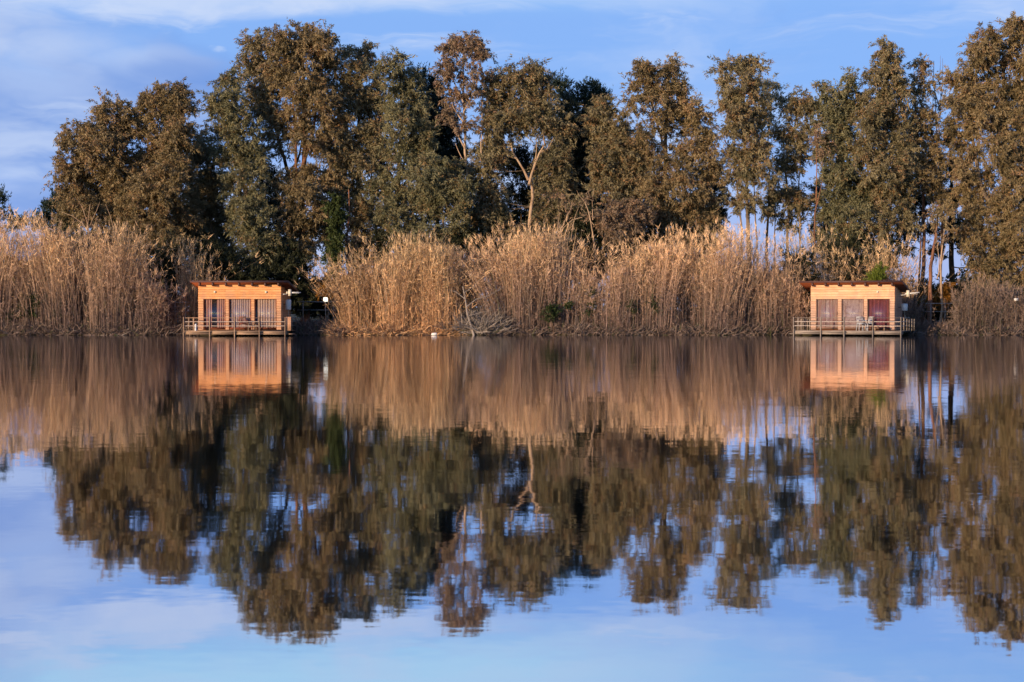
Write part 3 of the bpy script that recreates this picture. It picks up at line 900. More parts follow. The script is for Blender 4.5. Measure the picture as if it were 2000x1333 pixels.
  [(0.10,0.03,[(1836,640),(1840,600),(1836,560),(1832,520),(1838,480),(1842,450)]),(0.03,0.01,[(1834,530),(1828,490),(1826,440)]),(0.03,0.01,[(1830,545),(1842,500),(1850,450)])],
  dict(leaf='leaf_rust', bark='bark_pale', per=20, group='small trees above the reeds')),
 ('leaning_trunk_tree', 'red-brown leaning trunk in the dark gap right of the right cabin', 104.6,
  [(1832,440,14,20,.3),(1842,410,12,18,.3)],
  [(0.17,0.05,[(1816,640),(1822,580),(1826,530),(1833,490),(1838,450),(1842,400)])],
  dict(leaf='leaf_brown', bark='bark_red', per=40, group='small trees above the reeds')),
 ('bright_green_shrub', 'bright green shrub rising just behind the right cabin roof', 104.0,
  [(1712,545,9,9),(1718,538,6,8),(1705,550,6,5),(1724,548,6,6)],
  [(0.06,0.02,[(1715,640),(1716,580),(1718,540)])],
  dict(leaf='leaf_lime', bark='twig', per=50, clump=0.22, leaf_len=0.16, leaf_w=0.05, droop=-0.6, cat='shrub', group='shrubs behind the cabins', limbs=False)),
]
TREES += [
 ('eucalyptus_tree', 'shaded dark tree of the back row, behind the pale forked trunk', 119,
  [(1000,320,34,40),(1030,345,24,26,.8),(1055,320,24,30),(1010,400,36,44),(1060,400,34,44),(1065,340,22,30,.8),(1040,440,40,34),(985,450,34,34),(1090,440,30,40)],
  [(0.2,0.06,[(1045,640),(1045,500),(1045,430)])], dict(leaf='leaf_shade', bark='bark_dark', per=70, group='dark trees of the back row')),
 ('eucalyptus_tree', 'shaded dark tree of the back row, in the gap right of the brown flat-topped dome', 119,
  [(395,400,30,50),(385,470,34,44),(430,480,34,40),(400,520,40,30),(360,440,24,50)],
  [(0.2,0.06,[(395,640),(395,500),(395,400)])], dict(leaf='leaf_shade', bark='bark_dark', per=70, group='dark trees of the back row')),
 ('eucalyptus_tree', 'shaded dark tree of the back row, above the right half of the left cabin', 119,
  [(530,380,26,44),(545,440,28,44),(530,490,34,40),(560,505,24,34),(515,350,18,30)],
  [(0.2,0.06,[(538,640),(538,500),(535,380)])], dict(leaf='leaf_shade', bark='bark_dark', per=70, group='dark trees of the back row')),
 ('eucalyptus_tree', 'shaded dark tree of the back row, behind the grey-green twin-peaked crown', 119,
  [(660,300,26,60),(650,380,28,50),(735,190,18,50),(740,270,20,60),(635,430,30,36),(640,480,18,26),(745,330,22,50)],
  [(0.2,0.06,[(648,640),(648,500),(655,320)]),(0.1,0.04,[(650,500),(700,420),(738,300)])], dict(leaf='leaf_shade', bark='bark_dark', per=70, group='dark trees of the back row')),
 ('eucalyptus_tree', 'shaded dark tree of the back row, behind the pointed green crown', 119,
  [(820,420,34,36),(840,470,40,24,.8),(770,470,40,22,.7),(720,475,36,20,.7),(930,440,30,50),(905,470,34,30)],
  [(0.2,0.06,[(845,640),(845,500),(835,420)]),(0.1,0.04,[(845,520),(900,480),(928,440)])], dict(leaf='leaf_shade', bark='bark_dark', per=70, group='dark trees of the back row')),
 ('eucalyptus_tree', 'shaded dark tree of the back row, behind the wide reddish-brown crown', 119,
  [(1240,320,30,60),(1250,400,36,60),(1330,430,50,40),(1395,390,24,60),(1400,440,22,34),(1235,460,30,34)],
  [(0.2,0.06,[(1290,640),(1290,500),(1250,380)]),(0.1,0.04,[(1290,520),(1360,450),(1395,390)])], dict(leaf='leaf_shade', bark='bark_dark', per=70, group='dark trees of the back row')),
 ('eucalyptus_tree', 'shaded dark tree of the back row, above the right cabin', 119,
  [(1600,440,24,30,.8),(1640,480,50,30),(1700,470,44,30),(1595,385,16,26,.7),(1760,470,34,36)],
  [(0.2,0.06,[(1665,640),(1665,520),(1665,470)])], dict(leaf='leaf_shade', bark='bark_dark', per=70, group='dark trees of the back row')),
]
for (nm, lb, D_, bl, stm, opt) in TREES:
    tree(nm, lb, D_, bl, stm, **opt)

# dark undergrowth and hedge behind, several bushes
BUSH = [
 ('dark_bush', 'dark bush in the gap left of the left cabin', 106.0, [(320,560,30,40),(318,610,30,34),(335,520,24,30),(300,600,26,30)], 'leaf_shade'),
 ('dark_bush', 'dark leafy bush right behind the left half of the left cabin roof', 107.0, [(410,520,36,36),(440,540,40,30),(395,570,36,36),(440,590,36,36),(470,560,36,36)], 'leaf_shade'),
 ('dark_bush', 'dark leafy bush behind the right half of the left cabin roof', 107.5, [(500,560,40,34),(540,500,28,34),(550,540,36,40),(575,590,40,30),(545,590,36,36),(575,530,20,30)], 'leaf_shade'),
 ('dark_bush', 'low dark hedge bush in the open gap right of the left cabin', 112.0, [(610,578,34,24),(645,575,34,24),(595,600,30,24),(625,604,40,22),(660,600,30,24)], 'leaf_shade'),
 ('dark_bush', 'dark bush behind the golden reeds right of the left cabin', 110.0, [(705,505,34,30),(755,500,36,32),(810,505,36,34),(860,500,36,30),(700,570,50,30),(750,565,50,36),(800,560,50,40),(720,610,50,36),(790,610,50,36)], 'leaf_shade'),
 ('dark_bush', 'dark shaded bush behind the leaning reeds near the middle', 108.5, [(860,500,40,34),(905,480,34,34),(945,490,36,34),(880,560,44,40),(930,560,44,40),(975,510,26,30)], 'leaf_shade'),
 ('dark_bush', 'dark shaded bush below the pale forked trunk', 109.5, [(1020,480,30,36),(1060,480,40,34),(1010,540,44,40),(1070,540,44,40),(1105,500,30,36)], 'leaf_shade'),
 ('dark_bush', 'deep dark bush in the hollow beside the dead pale sapling', 109.5, [(1130,470,34,40),(1165,450,26,44),(1150,520,40,40),(1190,510,34,40),(1220,500,34,30)], 'leaf_shade'),
 ('dark_bush', 'dark bush under the wide reddish-brown eucalyptus', 110.5, [(1265,490,40,36),(1320,480,44,34),(1370,480,40,34),(1290,540,50,36),(1360,540,50,40)], 'leaf_shade'),
 ('dark_bush', 'low dark bush behind the reeds under the upright olive eucalyptus', 111.5, [(1430,570,44,34),(1490,575,44,34),(1540,565,40,34),(1450,610,50,30),(1530,610,50,30)], 'leaf_shade'),
 ('dark_bush', 'dark bush with ivy at the left edge of the right cabin', 105.5, [(1560,520,12,34),(1572,555,22,34),(1560,600,30,34),(1595,590,24,34)], 'leaf_shade'),
 ('dark_bush', 'dark bush close behind the right cabin', 107.0, [(1625,515,30,30),(1680,510,34,32),(1735,515,30,34),(1690,545,24,24),(1660,560,30,24),(1700,590,40,34),(1640,600,40,34),(1750,600,36,34)], 'leaf_shade'),
 ('dark_bush', 'dark hedge bush behind the fence right of the right cabin', 111.0, [(1810,590,30,26),(1850,592,34,24),(1890,585,34,26),(1930,585,34,30),(1840,620,50,22),(1910,620,44,24)], 'leaf_shade'),
 ('dark_bush', 'dark bush behind the reeds at the right edge', 109.0, [(1960,590,40,30),(2010,585,40,36),(2050,590,40,36),(2000,625,60,30)], 'leaf_shade'),
 ('dark_bush', 'dark bush behind the reeds at the left edge', 108.5, [(10,560,50,44),(80,550,50,44),(-60,560,50,44),(40,600,60,40),(120,560,44,40)], 'leaf_shade'),
 ('dark_bush', 'dark bush behind the reeds below the leftmost eucalyptus', 108.5, [(150,490,30,30),(205,490,34,34),(260,490,34,34),(180,550,50,44),(240,545,44,44),(210,600,60,40),(280,560,30,40),(140,600,40,40)], 'leaf_shade'),
]
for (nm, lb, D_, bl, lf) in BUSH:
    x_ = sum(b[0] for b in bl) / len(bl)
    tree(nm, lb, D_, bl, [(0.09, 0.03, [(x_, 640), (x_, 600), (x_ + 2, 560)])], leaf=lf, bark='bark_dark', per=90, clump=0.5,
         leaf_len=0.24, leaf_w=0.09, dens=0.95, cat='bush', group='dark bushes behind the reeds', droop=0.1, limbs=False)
GOLD = [
 ('golden_shrub', 'sunlit orange-gold shrub seen past the red-brown leaning trunk', 113, [(1812,592,16,18),(1822,580,10,16)]),
 ('golden_shrub', 'smaller yellow shrub right of the pale crooked sapling', 113, [(1845,586,9,20),(1843,570,8,12)]),
 ('golden_shrub', 'little orange shrub beside the white lamp post, right of the left cabin', 111, [(641,574,9,9),(632,570,8,6)]),
]
for (nm, lb, D_, bl) in GOLD:
    tree(nm, lb, D_ - 4.0, bl, [(0.05, 0.02, [(bl[0][0], 640), (bl[0][0], 600), (bl[0][0], bl[0][1])])], leaf='leaf_gold', bark='twig', per=90, clump=0.25,
         leaf_len=0.16, leaf_w=0.07, dens=1.2, cat='shrub', group='golden shrubs behind the fence', limbs=False, base_z=0.6)


# ------------------------------------------------------------------ reeds
def reed_stand(name, label, x0, x1, tops, per_m, y_off=(0.15, 3.4), lean=None, mat='reed', group='reed stands on the bank', pitch=0.75, hmul=0.985, low=0.30,
               spread=0.17, seed=0, shore=None):
    """giant reeds: clumps of stalks that fan outwards; tops gives the height of the stand along it (photo px)"""
    r = np.random.default_rng(100 + seed)
    tx = np.array([t[0] for t in tops], float)
    ty = np.array([t[1] for t in tops], float)
    X0 = P(x0, 600, 102)[0]
    X1 = P(x1, 600, 102)[0]
    ncl = max(2, int((X1 - X0) / pitch * (y_off[1] - y_off[0]) / 1.1))
    cx = r.uniform(X0, X1, ncl)
    cyo = r.uniform(y_off[0], y_off[1], ncl)
    w = r.lognormal(0, 0.5, ncl)
    ntot = int((X1 - X0) * per_m)
    cnt = np.maximum(4, (w / w.sum() * ntot).astype(int))
    idx = np.repeat(np.arange(ncl), cnt)
    n = len(idx)
    ox = r.normal(0, 0.5, n)
    oy = r.normal(0, 0.35, n)
    bx = cx[idx] + ox
    by0 = (shore_y(bx) if shore is None else shore) + np.maximum(cyo[idx] + oy, y_off[0] * 0.6)
    pxx = 1000 + bx / by0 * F
    top_py = np.interp(pxx, tx, ty)
    Ht = CAM_H + (605.5 - top_py) / F * by0
    hcl = np.where(r.uniform(0, 1, ncl) < 0.4, r.uniform(0.94, 1.16, ncl), r.uniform(0.58, 1.0, ncl))
    H = Ht * hmul * hcl[idx] * (1 - np.abs(r.normal(0, 0.15, n)) + 0.04) * np.where(r.uniform(0, 1, n) < low, r.uniform(0.2, 0.85, n), 1.0)
    H = np.maximum(H, 0.6)
    ln_cl = r.normal(0, 0.075, ncl)
    lx = ln_cl[idx] + ox * spread * 0.7 + r.normal(0, 0.085, n)
    if lean is not None:
        lx = lx + np.interp(pxx, [l[0] for l in lean], [l[1] for l in lean])
    ly = r.normal(0, 0.06, n) - 0.03
    stray = r.uniform(0, 1, n) < 0.09
    lx = np.where(stray, r.normal(0, 0.45, n), lx)
    ts = np.array((0.0, 0.35, 0.7, 1.0))
    zb = np.interp(by0 - shore_y(bx), ys_rel, zs_rel) - 0.05
    tone_cl = r.uniform(0, 1, ncl)
    tn = np.clip(0.45 * tone_cl[idx] + 0.55 * r.uniform(0, 1, n), 0, 1)
    # centre line points
    C = np.zeros((n, 4, 3))
    for k, t in enumerate(ts):
        bend = t ** 1.9
        C[:, k, 0] = bx + lx * H * bend + r.normal(0, 0.012, n)
        C[:, k, 1] = by0 + ly * H * bend
        C[:, k, 2] = zb + (H - zb) * (t - 0.10 * np.abs(lx) * bend)
    ang = r.uniform(0, math.pi, n)
    sdir = np.stack((np.cos(ang), np.sin(ang) * 0.7, np.zeros(n)), 1)
    wd = r.uniform(0.016, 0.032, n)
    wk = np.array((1.0, 0.9, 0.7, 0.25))
    A = C - sdir[:, None, :] * (wd[:, None] * wk[None, :] * 0.5)[:, :, None]
    B = C + sdir[:, None, :] * (wd[:, None] * wk[None, :] * 0.5)[:, :, None]
    VV = np.stack((A, B), 2).reshape(-1, 3)          # n,4,2
    base = (np.arange(n) * 8)[:, None]
    tri = []
    for k in range(3):
        a0 = 2 * k
        tri += [(a0, a0 + 1, a0 + 3), (a0, a0 + 3, a0 + 2)]
    tri = np.array(tri)
    Fc = (base[:, :, None] + tri[None]).reshape(-1, 3)
    T1 = np.repeat(np.clip(tn - 0.08, 0, 1), 8)
    allV = [VV]; allF = [Fc]; allT = [T1]
    off = len(VV)
    # leaves along the stalk
    nl = 18
    tt = np.clip(r.beta(1.35, 1.1, (n, nl)), 0.04, 0.99)
    seg = np.clip(np.searchsorted(ts, tt) - 1, 0, 2)
    fr_ = (tt - ts[seg]) / (ts[seg + 1] - ts[seg])
    rows = np.arange(n)[:, None]
    p0 = C[rows, seg] * (1 - fr_)[..., None] + C[rows, seg + 1] * fr_[..., None]
    th = r.uniform(0, 2 * math.pi, (n, nl))
    d = np.stack((np.cos(th), np.sin(th), r.normal(0.1, 0.95, (n, nl))), -1)
    d /= np.linalg.norm(d, axis=-1)[..., None]
    L = r.uniform(0.16, 0.50, (n, nl)) * (0.6 + 0.4 * tt)
    p2 = p0 + d * L[..., None]
    s = np.cross(d, r.normal(0, 1, (n, nl, 3)))
    s /= np.linalg.norm(s, axis=-1)[..., None] + 1e-9
    lw = r.uniform(0.018, 0.040, (n, nl))
    v0 = p0 - s * lw[..., None] * 0.5
    v1 = p0 + s * lw[..., None] * 0.5
    LV = np.stack((v0, v1, p2), 2).reshape(-1, 3)
    allV.append(LV)
    allF.append(np.arange(len(LV)).reshape(-1, 3) + off)
    allT.append(np.repeat(np.clip(tn[:, None] + r.normal(0.12, 0.28, (n, nl)), 0, 1).ravel(), 3))
    off += len(LV)
    # plumes on the taller ones
    pm = np.where(r.uniform(0, 1, n) < 0.5)[0]
    npl = 10
    q0 = C[pm, 3][:, None, :] + r.normal(0, 0.03, (len(pm), npl, 3)) - np.array((0, 0, 1.0)) * r.uniform(0, 0.35, (len(pm), npl, 1))
    dq = np.stack((r.normal(0, 0.28, (len(pm), npl)) + lx[pm][:, None], r.normal(0, 0.28, (len(pm), npl)), r.uniform(0.7, 1.1, (len(pm), npl))), -1)
    q2 = q0 + dq * r.uniform(0.18, 0.38, (len(pm), npl, 1))
    sq = np.cross(dq, r.normal(0, 1, (len(pm), npl, 3)))
    sq /= np.linalg.norm(sq, axis=-1)[..., None] + 1e-9
    wq = r.uniform(0.018, 0.038, (len(pm), npl, 1))
    PV = np.stack((q0 - sq * wq * 0.5, q0 + sq * wq * 0.5, q2), 2).reshape(-1, 3)
    allV.append(PV)
    allF.append(np.arange(len(PV)).reshape(-1, 3) + off)
    allT.append(np.repeat(np.clip(tn[pm][:, None] + r.normal(0.15, 0.2, (len(pm), npl)), 0, 1).ravel(), 3))
    me = mesh_np(name, np.concatenate(allV), np.concatenate(allF), 3, MAT[mat], tone=np.concatenate(allT))
    o = link_mesh(name, me)
    tag(o, label, 'reeds', group, 'stuff')
    return o


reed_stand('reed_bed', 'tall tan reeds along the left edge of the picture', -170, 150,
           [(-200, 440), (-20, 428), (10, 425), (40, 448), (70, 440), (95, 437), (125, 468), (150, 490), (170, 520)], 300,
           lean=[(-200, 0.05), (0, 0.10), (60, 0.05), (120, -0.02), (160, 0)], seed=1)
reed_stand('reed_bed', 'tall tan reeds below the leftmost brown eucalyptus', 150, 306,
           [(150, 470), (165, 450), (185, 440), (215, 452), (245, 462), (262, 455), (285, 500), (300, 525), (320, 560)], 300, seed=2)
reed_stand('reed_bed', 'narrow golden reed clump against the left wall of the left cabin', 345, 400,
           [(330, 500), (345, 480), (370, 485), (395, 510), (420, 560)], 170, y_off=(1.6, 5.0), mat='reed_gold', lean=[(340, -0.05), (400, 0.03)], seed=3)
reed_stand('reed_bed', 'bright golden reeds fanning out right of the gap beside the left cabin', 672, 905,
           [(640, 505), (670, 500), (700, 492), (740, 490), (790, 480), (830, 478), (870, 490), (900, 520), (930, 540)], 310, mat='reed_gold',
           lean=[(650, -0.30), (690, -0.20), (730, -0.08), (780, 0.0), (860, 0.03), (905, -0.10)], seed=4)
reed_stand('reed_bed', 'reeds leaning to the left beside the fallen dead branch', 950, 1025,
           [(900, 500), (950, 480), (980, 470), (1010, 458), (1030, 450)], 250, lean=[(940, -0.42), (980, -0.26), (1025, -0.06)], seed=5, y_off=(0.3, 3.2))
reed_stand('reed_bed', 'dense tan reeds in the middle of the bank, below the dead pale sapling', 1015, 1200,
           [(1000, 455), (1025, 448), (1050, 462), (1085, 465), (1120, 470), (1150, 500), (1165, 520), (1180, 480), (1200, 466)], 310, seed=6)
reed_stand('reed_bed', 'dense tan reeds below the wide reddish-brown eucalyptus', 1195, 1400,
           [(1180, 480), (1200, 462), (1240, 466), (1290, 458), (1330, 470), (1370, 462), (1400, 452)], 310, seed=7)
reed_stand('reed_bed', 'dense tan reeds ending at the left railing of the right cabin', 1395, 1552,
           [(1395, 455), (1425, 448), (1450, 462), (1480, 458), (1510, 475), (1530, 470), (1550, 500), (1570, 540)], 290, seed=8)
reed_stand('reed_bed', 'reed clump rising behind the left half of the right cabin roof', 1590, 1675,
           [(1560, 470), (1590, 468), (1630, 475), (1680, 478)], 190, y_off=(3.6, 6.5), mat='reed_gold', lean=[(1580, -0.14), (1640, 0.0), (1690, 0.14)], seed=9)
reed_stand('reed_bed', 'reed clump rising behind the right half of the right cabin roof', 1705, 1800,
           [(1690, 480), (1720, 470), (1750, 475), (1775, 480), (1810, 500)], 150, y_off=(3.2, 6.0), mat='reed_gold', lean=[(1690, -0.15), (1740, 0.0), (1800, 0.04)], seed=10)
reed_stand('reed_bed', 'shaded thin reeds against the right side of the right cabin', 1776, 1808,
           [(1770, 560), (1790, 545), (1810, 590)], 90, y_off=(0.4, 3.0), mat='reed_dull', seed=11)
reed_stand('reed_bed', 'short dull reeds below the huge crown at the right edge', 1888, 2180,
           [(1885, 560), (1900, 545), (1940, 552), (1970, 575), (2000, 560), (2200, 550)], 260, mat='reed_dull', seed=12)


# low dead tangle along the water's edge
def tangle(name, label, x0, x1, n, hmax, yo, mat, seed, group='brushwood on the bank', slope=0.7):
    r = np.random.default_rng(seed)
    X0 = P(x0, 600, 101)[0]; X1 = P(x1, 600, 101)[0]
    bx = r.uniform(X0, X1, n)
    by = shore_y(bx) + r.uniform(yo[0], yo[1], n)
    bz = np.interp(by - shore_y(bx), ys_rel, zs_rel)
    p0 = np.stack((bx, by, np.maximum(bz, -0.05)), 1)
    th = r.uniform(0, 2 * math.pi, n)
    d = np.stack((np.cos(th), np.sin(th) * 0.6, np.abs(r.normal(0, slope, n)) + 0.1), 1)
    d /= np.linalg.norm(d, axis=1)[:, None]
    L = r.uniform(0.3, 1.0, n) * hmax
    p1 = p0 + d * L[:, None] * 0.6 + r.normal(0, 0.04, (n, 3))
    p2 = p1 + (d + np.stack((r.normal(0, .3, n), r.normal(0, .3, n), r.normal(-0.35, .3, n)), 1)) * L[:, None] * 0.45
    s = np.cross(d, r.normal(0, 1, (n, 3)))
    s /= np.linalg.norm(s, axis=1)[:, None]
    w = r.uniform(0.014, 0.035, n)[:, None]
    V = np.stack((p0 - s * w, p0 + s * w, p1 + s * w * .7, p1 - s * w * .7, p2), 1).reshape(-1, 3)
    b = (np.arange(n) * 5)[:, None, None]
    f = (b + np.array([(0, 1, 2), (0, 2, 3), (3, 2, 4)])[None]).reshape(-1, 3)
    me = mesh_np(name, V, f, 3, MAT[mat], tone=np.repeat(r.uniform(0, 1, n), 5))
    o = link_mesh(name, me)
    tag(o, label, 'brushwood', group, 'stuff')
    return o


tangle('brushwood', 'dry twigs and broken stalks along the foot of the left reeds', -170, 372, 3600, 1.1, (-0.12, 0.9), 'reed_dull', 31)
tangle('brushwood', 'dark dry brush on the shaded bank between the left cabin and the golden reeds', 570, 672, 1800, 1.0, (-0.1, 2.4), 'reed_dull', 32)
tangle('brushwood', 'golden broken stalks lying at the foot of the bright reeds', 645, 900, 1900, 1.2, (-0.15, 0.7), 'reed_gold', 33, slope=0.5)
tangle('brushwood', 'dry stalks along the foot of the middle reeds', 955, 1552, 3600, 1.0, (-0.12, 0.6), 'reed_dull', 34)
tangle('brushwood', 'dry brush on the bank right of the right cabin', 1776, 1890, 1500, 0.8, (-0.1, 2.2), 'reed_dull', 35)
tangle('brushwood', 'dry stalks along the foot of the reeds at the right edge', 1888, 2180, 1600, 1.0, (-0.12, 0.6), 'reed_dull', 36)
tangle('brushwood', 'grey tangle of dead twigs around the fallen branch', 868, 985, 2600, 2.0, (0.0, 2.2), 'driftwood', 37, slope=0.8)

# fallen dead branch reaching into the water
D_ = 100.7
t_ = Tubes()
for (r0, r1, pts) in [(0.085, 0.04, [(926, 657), (921, 640), (913, 615), (909, 585), (904, 560)]), (0.03, 0.012, [(922, 640), (932, 648), (945, 652)]),
                      (0.04, 0.01, [(911, 600), (930, 585), (955, 578), (985, 560)]), (0.03, 0.01, [(909, 585), (890, 570), (872, 566)]),
                      (0.03, 0.01, [(914, 618), (935, 612), (962, 606)]), (0.03, 0.008, [(907, 572), (925, 560), (938, 545)])]:
    pp = np.array([P(x, y, D_ + i * 0.15) for i, (x, y) in enumerate(pts)])
    t_.tube(pp, np.linspace(r0, r1, len(pp)), 6)
b_ = t_.build('dead_branch', MAT['driftwood'], smooth=True)
tag(b_, 'pale fallen dead branch slanting out of the grey tangle into the water', 'branch')

# green plants low in the reeds
PATCH = [('green_bramble', 'dark green bramble low in the reeds at the far left', 100.9, [(45, 595, 14, 18), (60, 615, 18, 16), (30, 620, 14, 12), (72, 590, 10, 16)]),
         ('green_bramble', 'small green bramble low in the reeds below the leftmost eucalyptus', 100.9, [(112, 620, 12, 12), (120, 608, 8, 10)]),
         ('green_bramble', 'green bramble patch at the waterline left of the dark slot in the middle reeds', 100.9, [(1080, 612, 9, 18), (1068, 620, 8, 12), (1112, 602, 8, 12)]),
         ('green_bramble', 'tall dark green creeper in the slot of the middle reeds', 101.2, [(1157, 580, 6, 18), (1156, 605, 6, 14)]),
         ('green_bramble', 'green bramble patch between the dark slot and the bright one', 100.9, [(1232, 600, 9, 13), (1238, 612, 7, 10)]),
         ('green_bramble', 'brightest green bramble low in the reeds, right of the middle', 100.75, [(1276, 590, 8, 10), (1282, 600, 8, 12), (1288, 612, 6, 8)])]
for (nm, lb, D2, bl) in PATCH:
    tree(nm, lb, D2 + 0.55, bl, [(0.014, 0.008, [(bl[0][0], 650), (bl[0][0], 625), (bl[0][0] + 1, bl[0][1])])], leaf='leaf_bramble', bark='twig', per=34, clump=0.24,
         leaf_len=0.15, leaf_w=0.06, dens=0.7, spread=0.9, cat='bramble', group='green brambles among the reeds', limbs=False, base_z=0.1, droop=0.2)


# ------------------------------------------------------------------ cabins
def boxmesh(name, sx, sy, sz, mat, bev=0.0):
    """box centred on its origin; chamfered front edges when bev > 0"""
    t = Tubes()
    if bev <= 0:
        t.box(-sx / 2, sx / 2, -sy / 2, sy / 2, -sz / 2, sz / 2)
        return t.mesh(name, mat)
    x, y, z = sx / 2, sy / 2, sz / 2
    v = [(-x, y, -z), (x, y, -z), (x, y, z), (-x, y, z), (-x, -y + bev, -z), (x, -y + bev, -z), (x, -y + bev, z), (-x, -y + bev, z),
         (-x, -y, -z + bev), (x, -y, -z + bev), (x, -y, z - bev), (-x, -y, z - bev)]
    f = [(0, 3, 2, 1), (0, 1, 5, 4), (3, 7, 6, 2), (4, 5, 9, 8), (7, 11, 10, 6), (8, 9, 10, 11)]
    me = bpy.data.meshes.new(name)
    me.from_pydata(v, [], f + [(0, 4, 8, 11, 7, 3), (1, 2, 6, 10, 9, 5)])
    me.materials.append(mat)
    return me


def curtain_mesh(name, x0, x1, z0, z1, mat, folds, depth=0.035, seed=0, pinch=0.0):
    """pleated cloth hanging in y=0"""
    r = np.random.default_rng(seed)
    n = max(8, int(folds * 8))
    u = np.linspace(0, 1, n + 1)
    ph = u * folds * 2 * math.pi + 0.6 * np.sin(u * 7 + seed) + np.cumsum(r.normal(0, 0.10, n + 1))
    yy = depth * np.sin(ph)
    rows = [z1, z1 * 0.6 + z0 * 0.4, z0 * 0.7 + z1 * 0.3, z0]
    V = []
    for k, z in enumerate(rows):
        s = 1 - pinch * (k / 3)
        xc = x0
        V.append(np.stack((xc + (x1 - x0) * u * s, yy * (0.7 + 0.15 * k), np.full(n + 1, z)), 1))
    V = np.concatenate(V)
    F_ = []
    for k in range(3):
        for i in range(n):
            a_ = k * (n + 1) + i
            F_.append((a_, a_ + n + 1, a_ + n + 2, a_ + 1))
    return mesh_np(name, V, F_, 4, mat, smooth=True)


def cabin(label, loc, rz, side_l, side_r, deck_l, deck_r, doors, wood, deckm, framem, posts, box_big, seed):
    """origin: middle of the front wall at water level; front faces -Y"""
    root = empty('lake_cabin', loc, rz)
    tag(root, label, 'cabin', 'wooden cabins on the lake')
    Wd, Dp, Z0, Z1, ZB = 5.13, 4.0, 0.36, 3.17, 2.68      # width, depth, floor, wall top at front, at back
    hw = Wd / 2
    # openings : x from the left edge
    op = [(0.30, 1.68), (1.88, 3.28), (3.47, 4.85)]
    OZ0, OZ1 = 0.44, 2.34
    # --- walls : a core with planks on it
    wc = Tubes()
    wc.box(-hw + 0.02, hw - 0.02, 0.0, 0.06, OZ1 + 0.03, Z1 - 0.02)
    wc.box(-hw + 0.02, hw - 0.02, 0.0, 0.06, Z0, OZ0 - 0.03)
    edges = [0.02] + [e for o in op for e in o] + [Wd - 0.02]
    for i in range(0, len(edges), 2):
        wc.box(-hw + edges[i] + (0.03 if i else 0), -hw + edges[i + 1] - (0.03 if i < 6 else 0), 0.0, 0.06, OZ0 - 0.03, OZ1 + 0.03)
    front = wc.build('front_wall', MAT['wall_core'], root)
    nrow = 19
    ph = (Z1 - Z0) / nrow
    cache = {}

    def plank(parent, x0, x1, y, z0, z1, rot=0.0):
        L = round(x1 - x0, 3)
        hgt = round(z1 - z0, 3)
        key = (L, hgt)
        if key not in cache:
            cache[key] = boxmesh('plank', L, 0.034, hgt, MAT[wood], 0.010)
        return link_mesh('plank', cache[key], parent, ((x0 + x1) / 2, y, (z0 + z1) / 2), (0, 0, rot))
    rr = random.Random(seed)
    for r_ in range(nrow):
        z0 = Z0 + r_ * ph + 0.004
        z1 = z0 + ph - 0.009
        yj = -0.017 - rr.uniform(0, 0.006)
        if z0 + 0.01 >= OZ1 - 0.05 or z1 <= OZ0 + 0.02:
            cut = rr.choice([1.88, 2.6, 3.3, 1.7])
            plank(front, -hw, -hw + cut - 0.003, yj, z0, z1)
            plank(front, -hw + cut + 0.003, hw, yj - 0.002, z0, z1)
        else:
            pil = [(0, op[0][0]), (op[0][1], op[1][0]), (op[1][1], op[2][0]), (op[2][1], Wd)]
            for (a0, a1) in pil:
                plank(front, -hw + a0, -hw + a1, -0.017 - rr.uniform(0, 0.012), z0, z1)
    # side and back walls with a sloping top
    for sgn, nm in ((-1, 'side_wall'), (1, 'side_wall')):
        xo = sgn * hw
        xi = xo - sgn * 0.08
        v = [(xo, 0.08, Z0), (xo, Dp, Z0), (xo, Dp, ZB), (xo, 0.08, Z1), (xi, 0.08, Z0), (xi, Dp, Z0), (xi, Dp, ZB), (xi, 0.08, Z1)]
        if sgn < 0:
            v = [(a_ - 0, b_, c_) for (a_, b_, c_) in v]
        me = bpy.data.meshes.new(nm)
        me.from_pydata(v, [], [(0, 1, 2, 3), (7, 6, 5, 4), (0, 4, 5, 1), (1, 5, 6, 2), (2, 6, 7, 3), (3, 7, 4, 0)])
        me.materials.append(MAT['wall_core'])
        sw = link_mesh(nm, me, root)
        for r_ in range(nrow):
            z0 = Z0 + r_ * ph + 0.004
            z1 = z0 + ph - 0.009
            yend = Dp if z1 < ZB else 0.08 + (Dp - 0.08) * max(0.0, (Z1 - z1)) / (Z1 - ZB)
            if yend < 0.5:
                continue
            L = round(yend - 0.03, 2)
            key = ('s', L)
            if key not in cache:
                cache[key] = boxmesh('plank', L, 0.030, ph - 0.009, MAT[wood], 0.010)
            link_mesh('plank', cache[key], sw, (xo + sgn * 0.016, 0.03 + L / 2, (z0 + z1) / 2), (0, 0, math.pi / 2 * sgn))
    bw = Tubes()
    bw.box(-hw + 0.085, hw - 0.085, Dp - 0.08, Dp - 0.003, Z0, ZB - 0.003)
    bw.build('back_wall', MAT['wall_core'], root)
    fl = Tubes()
    fl.box(-hw + 0.085, hw - 0.085, 0.065, Dp - 0.085, Z0 - 0.06, Z0 - 0.004)
    fl.build('floor', MAT['wall_core'], root)
    # --- roof
    m_ = np.eye(4)
    sl = math.atan2(Z1 - ZB, Dp)
    m_[1:3, 1:3] = [[math.cos(sl), math.sin(sl)], [-math.sin(sl), math.cos(sl)]]
    m_[:3, 3] = (0, 0, Z1 + 0.085)
    rf = Tubes()
    rf.box(-hw - side_l, hw + side_r, -0.42, Dp + 0.35, 0.055, 0.09, m_)
    roof = rf.build('roof', MAT['roof'], root)
    sf = Tubes()
    sf.box(-hw - side_l + 0.01, hw + side_r - 0.01, -0.40, Dp + 0.33, 0.02, 0.053, m_)
    sf.build('soffit_board', MAT['soffit'], roof)
    fs = Tubes()
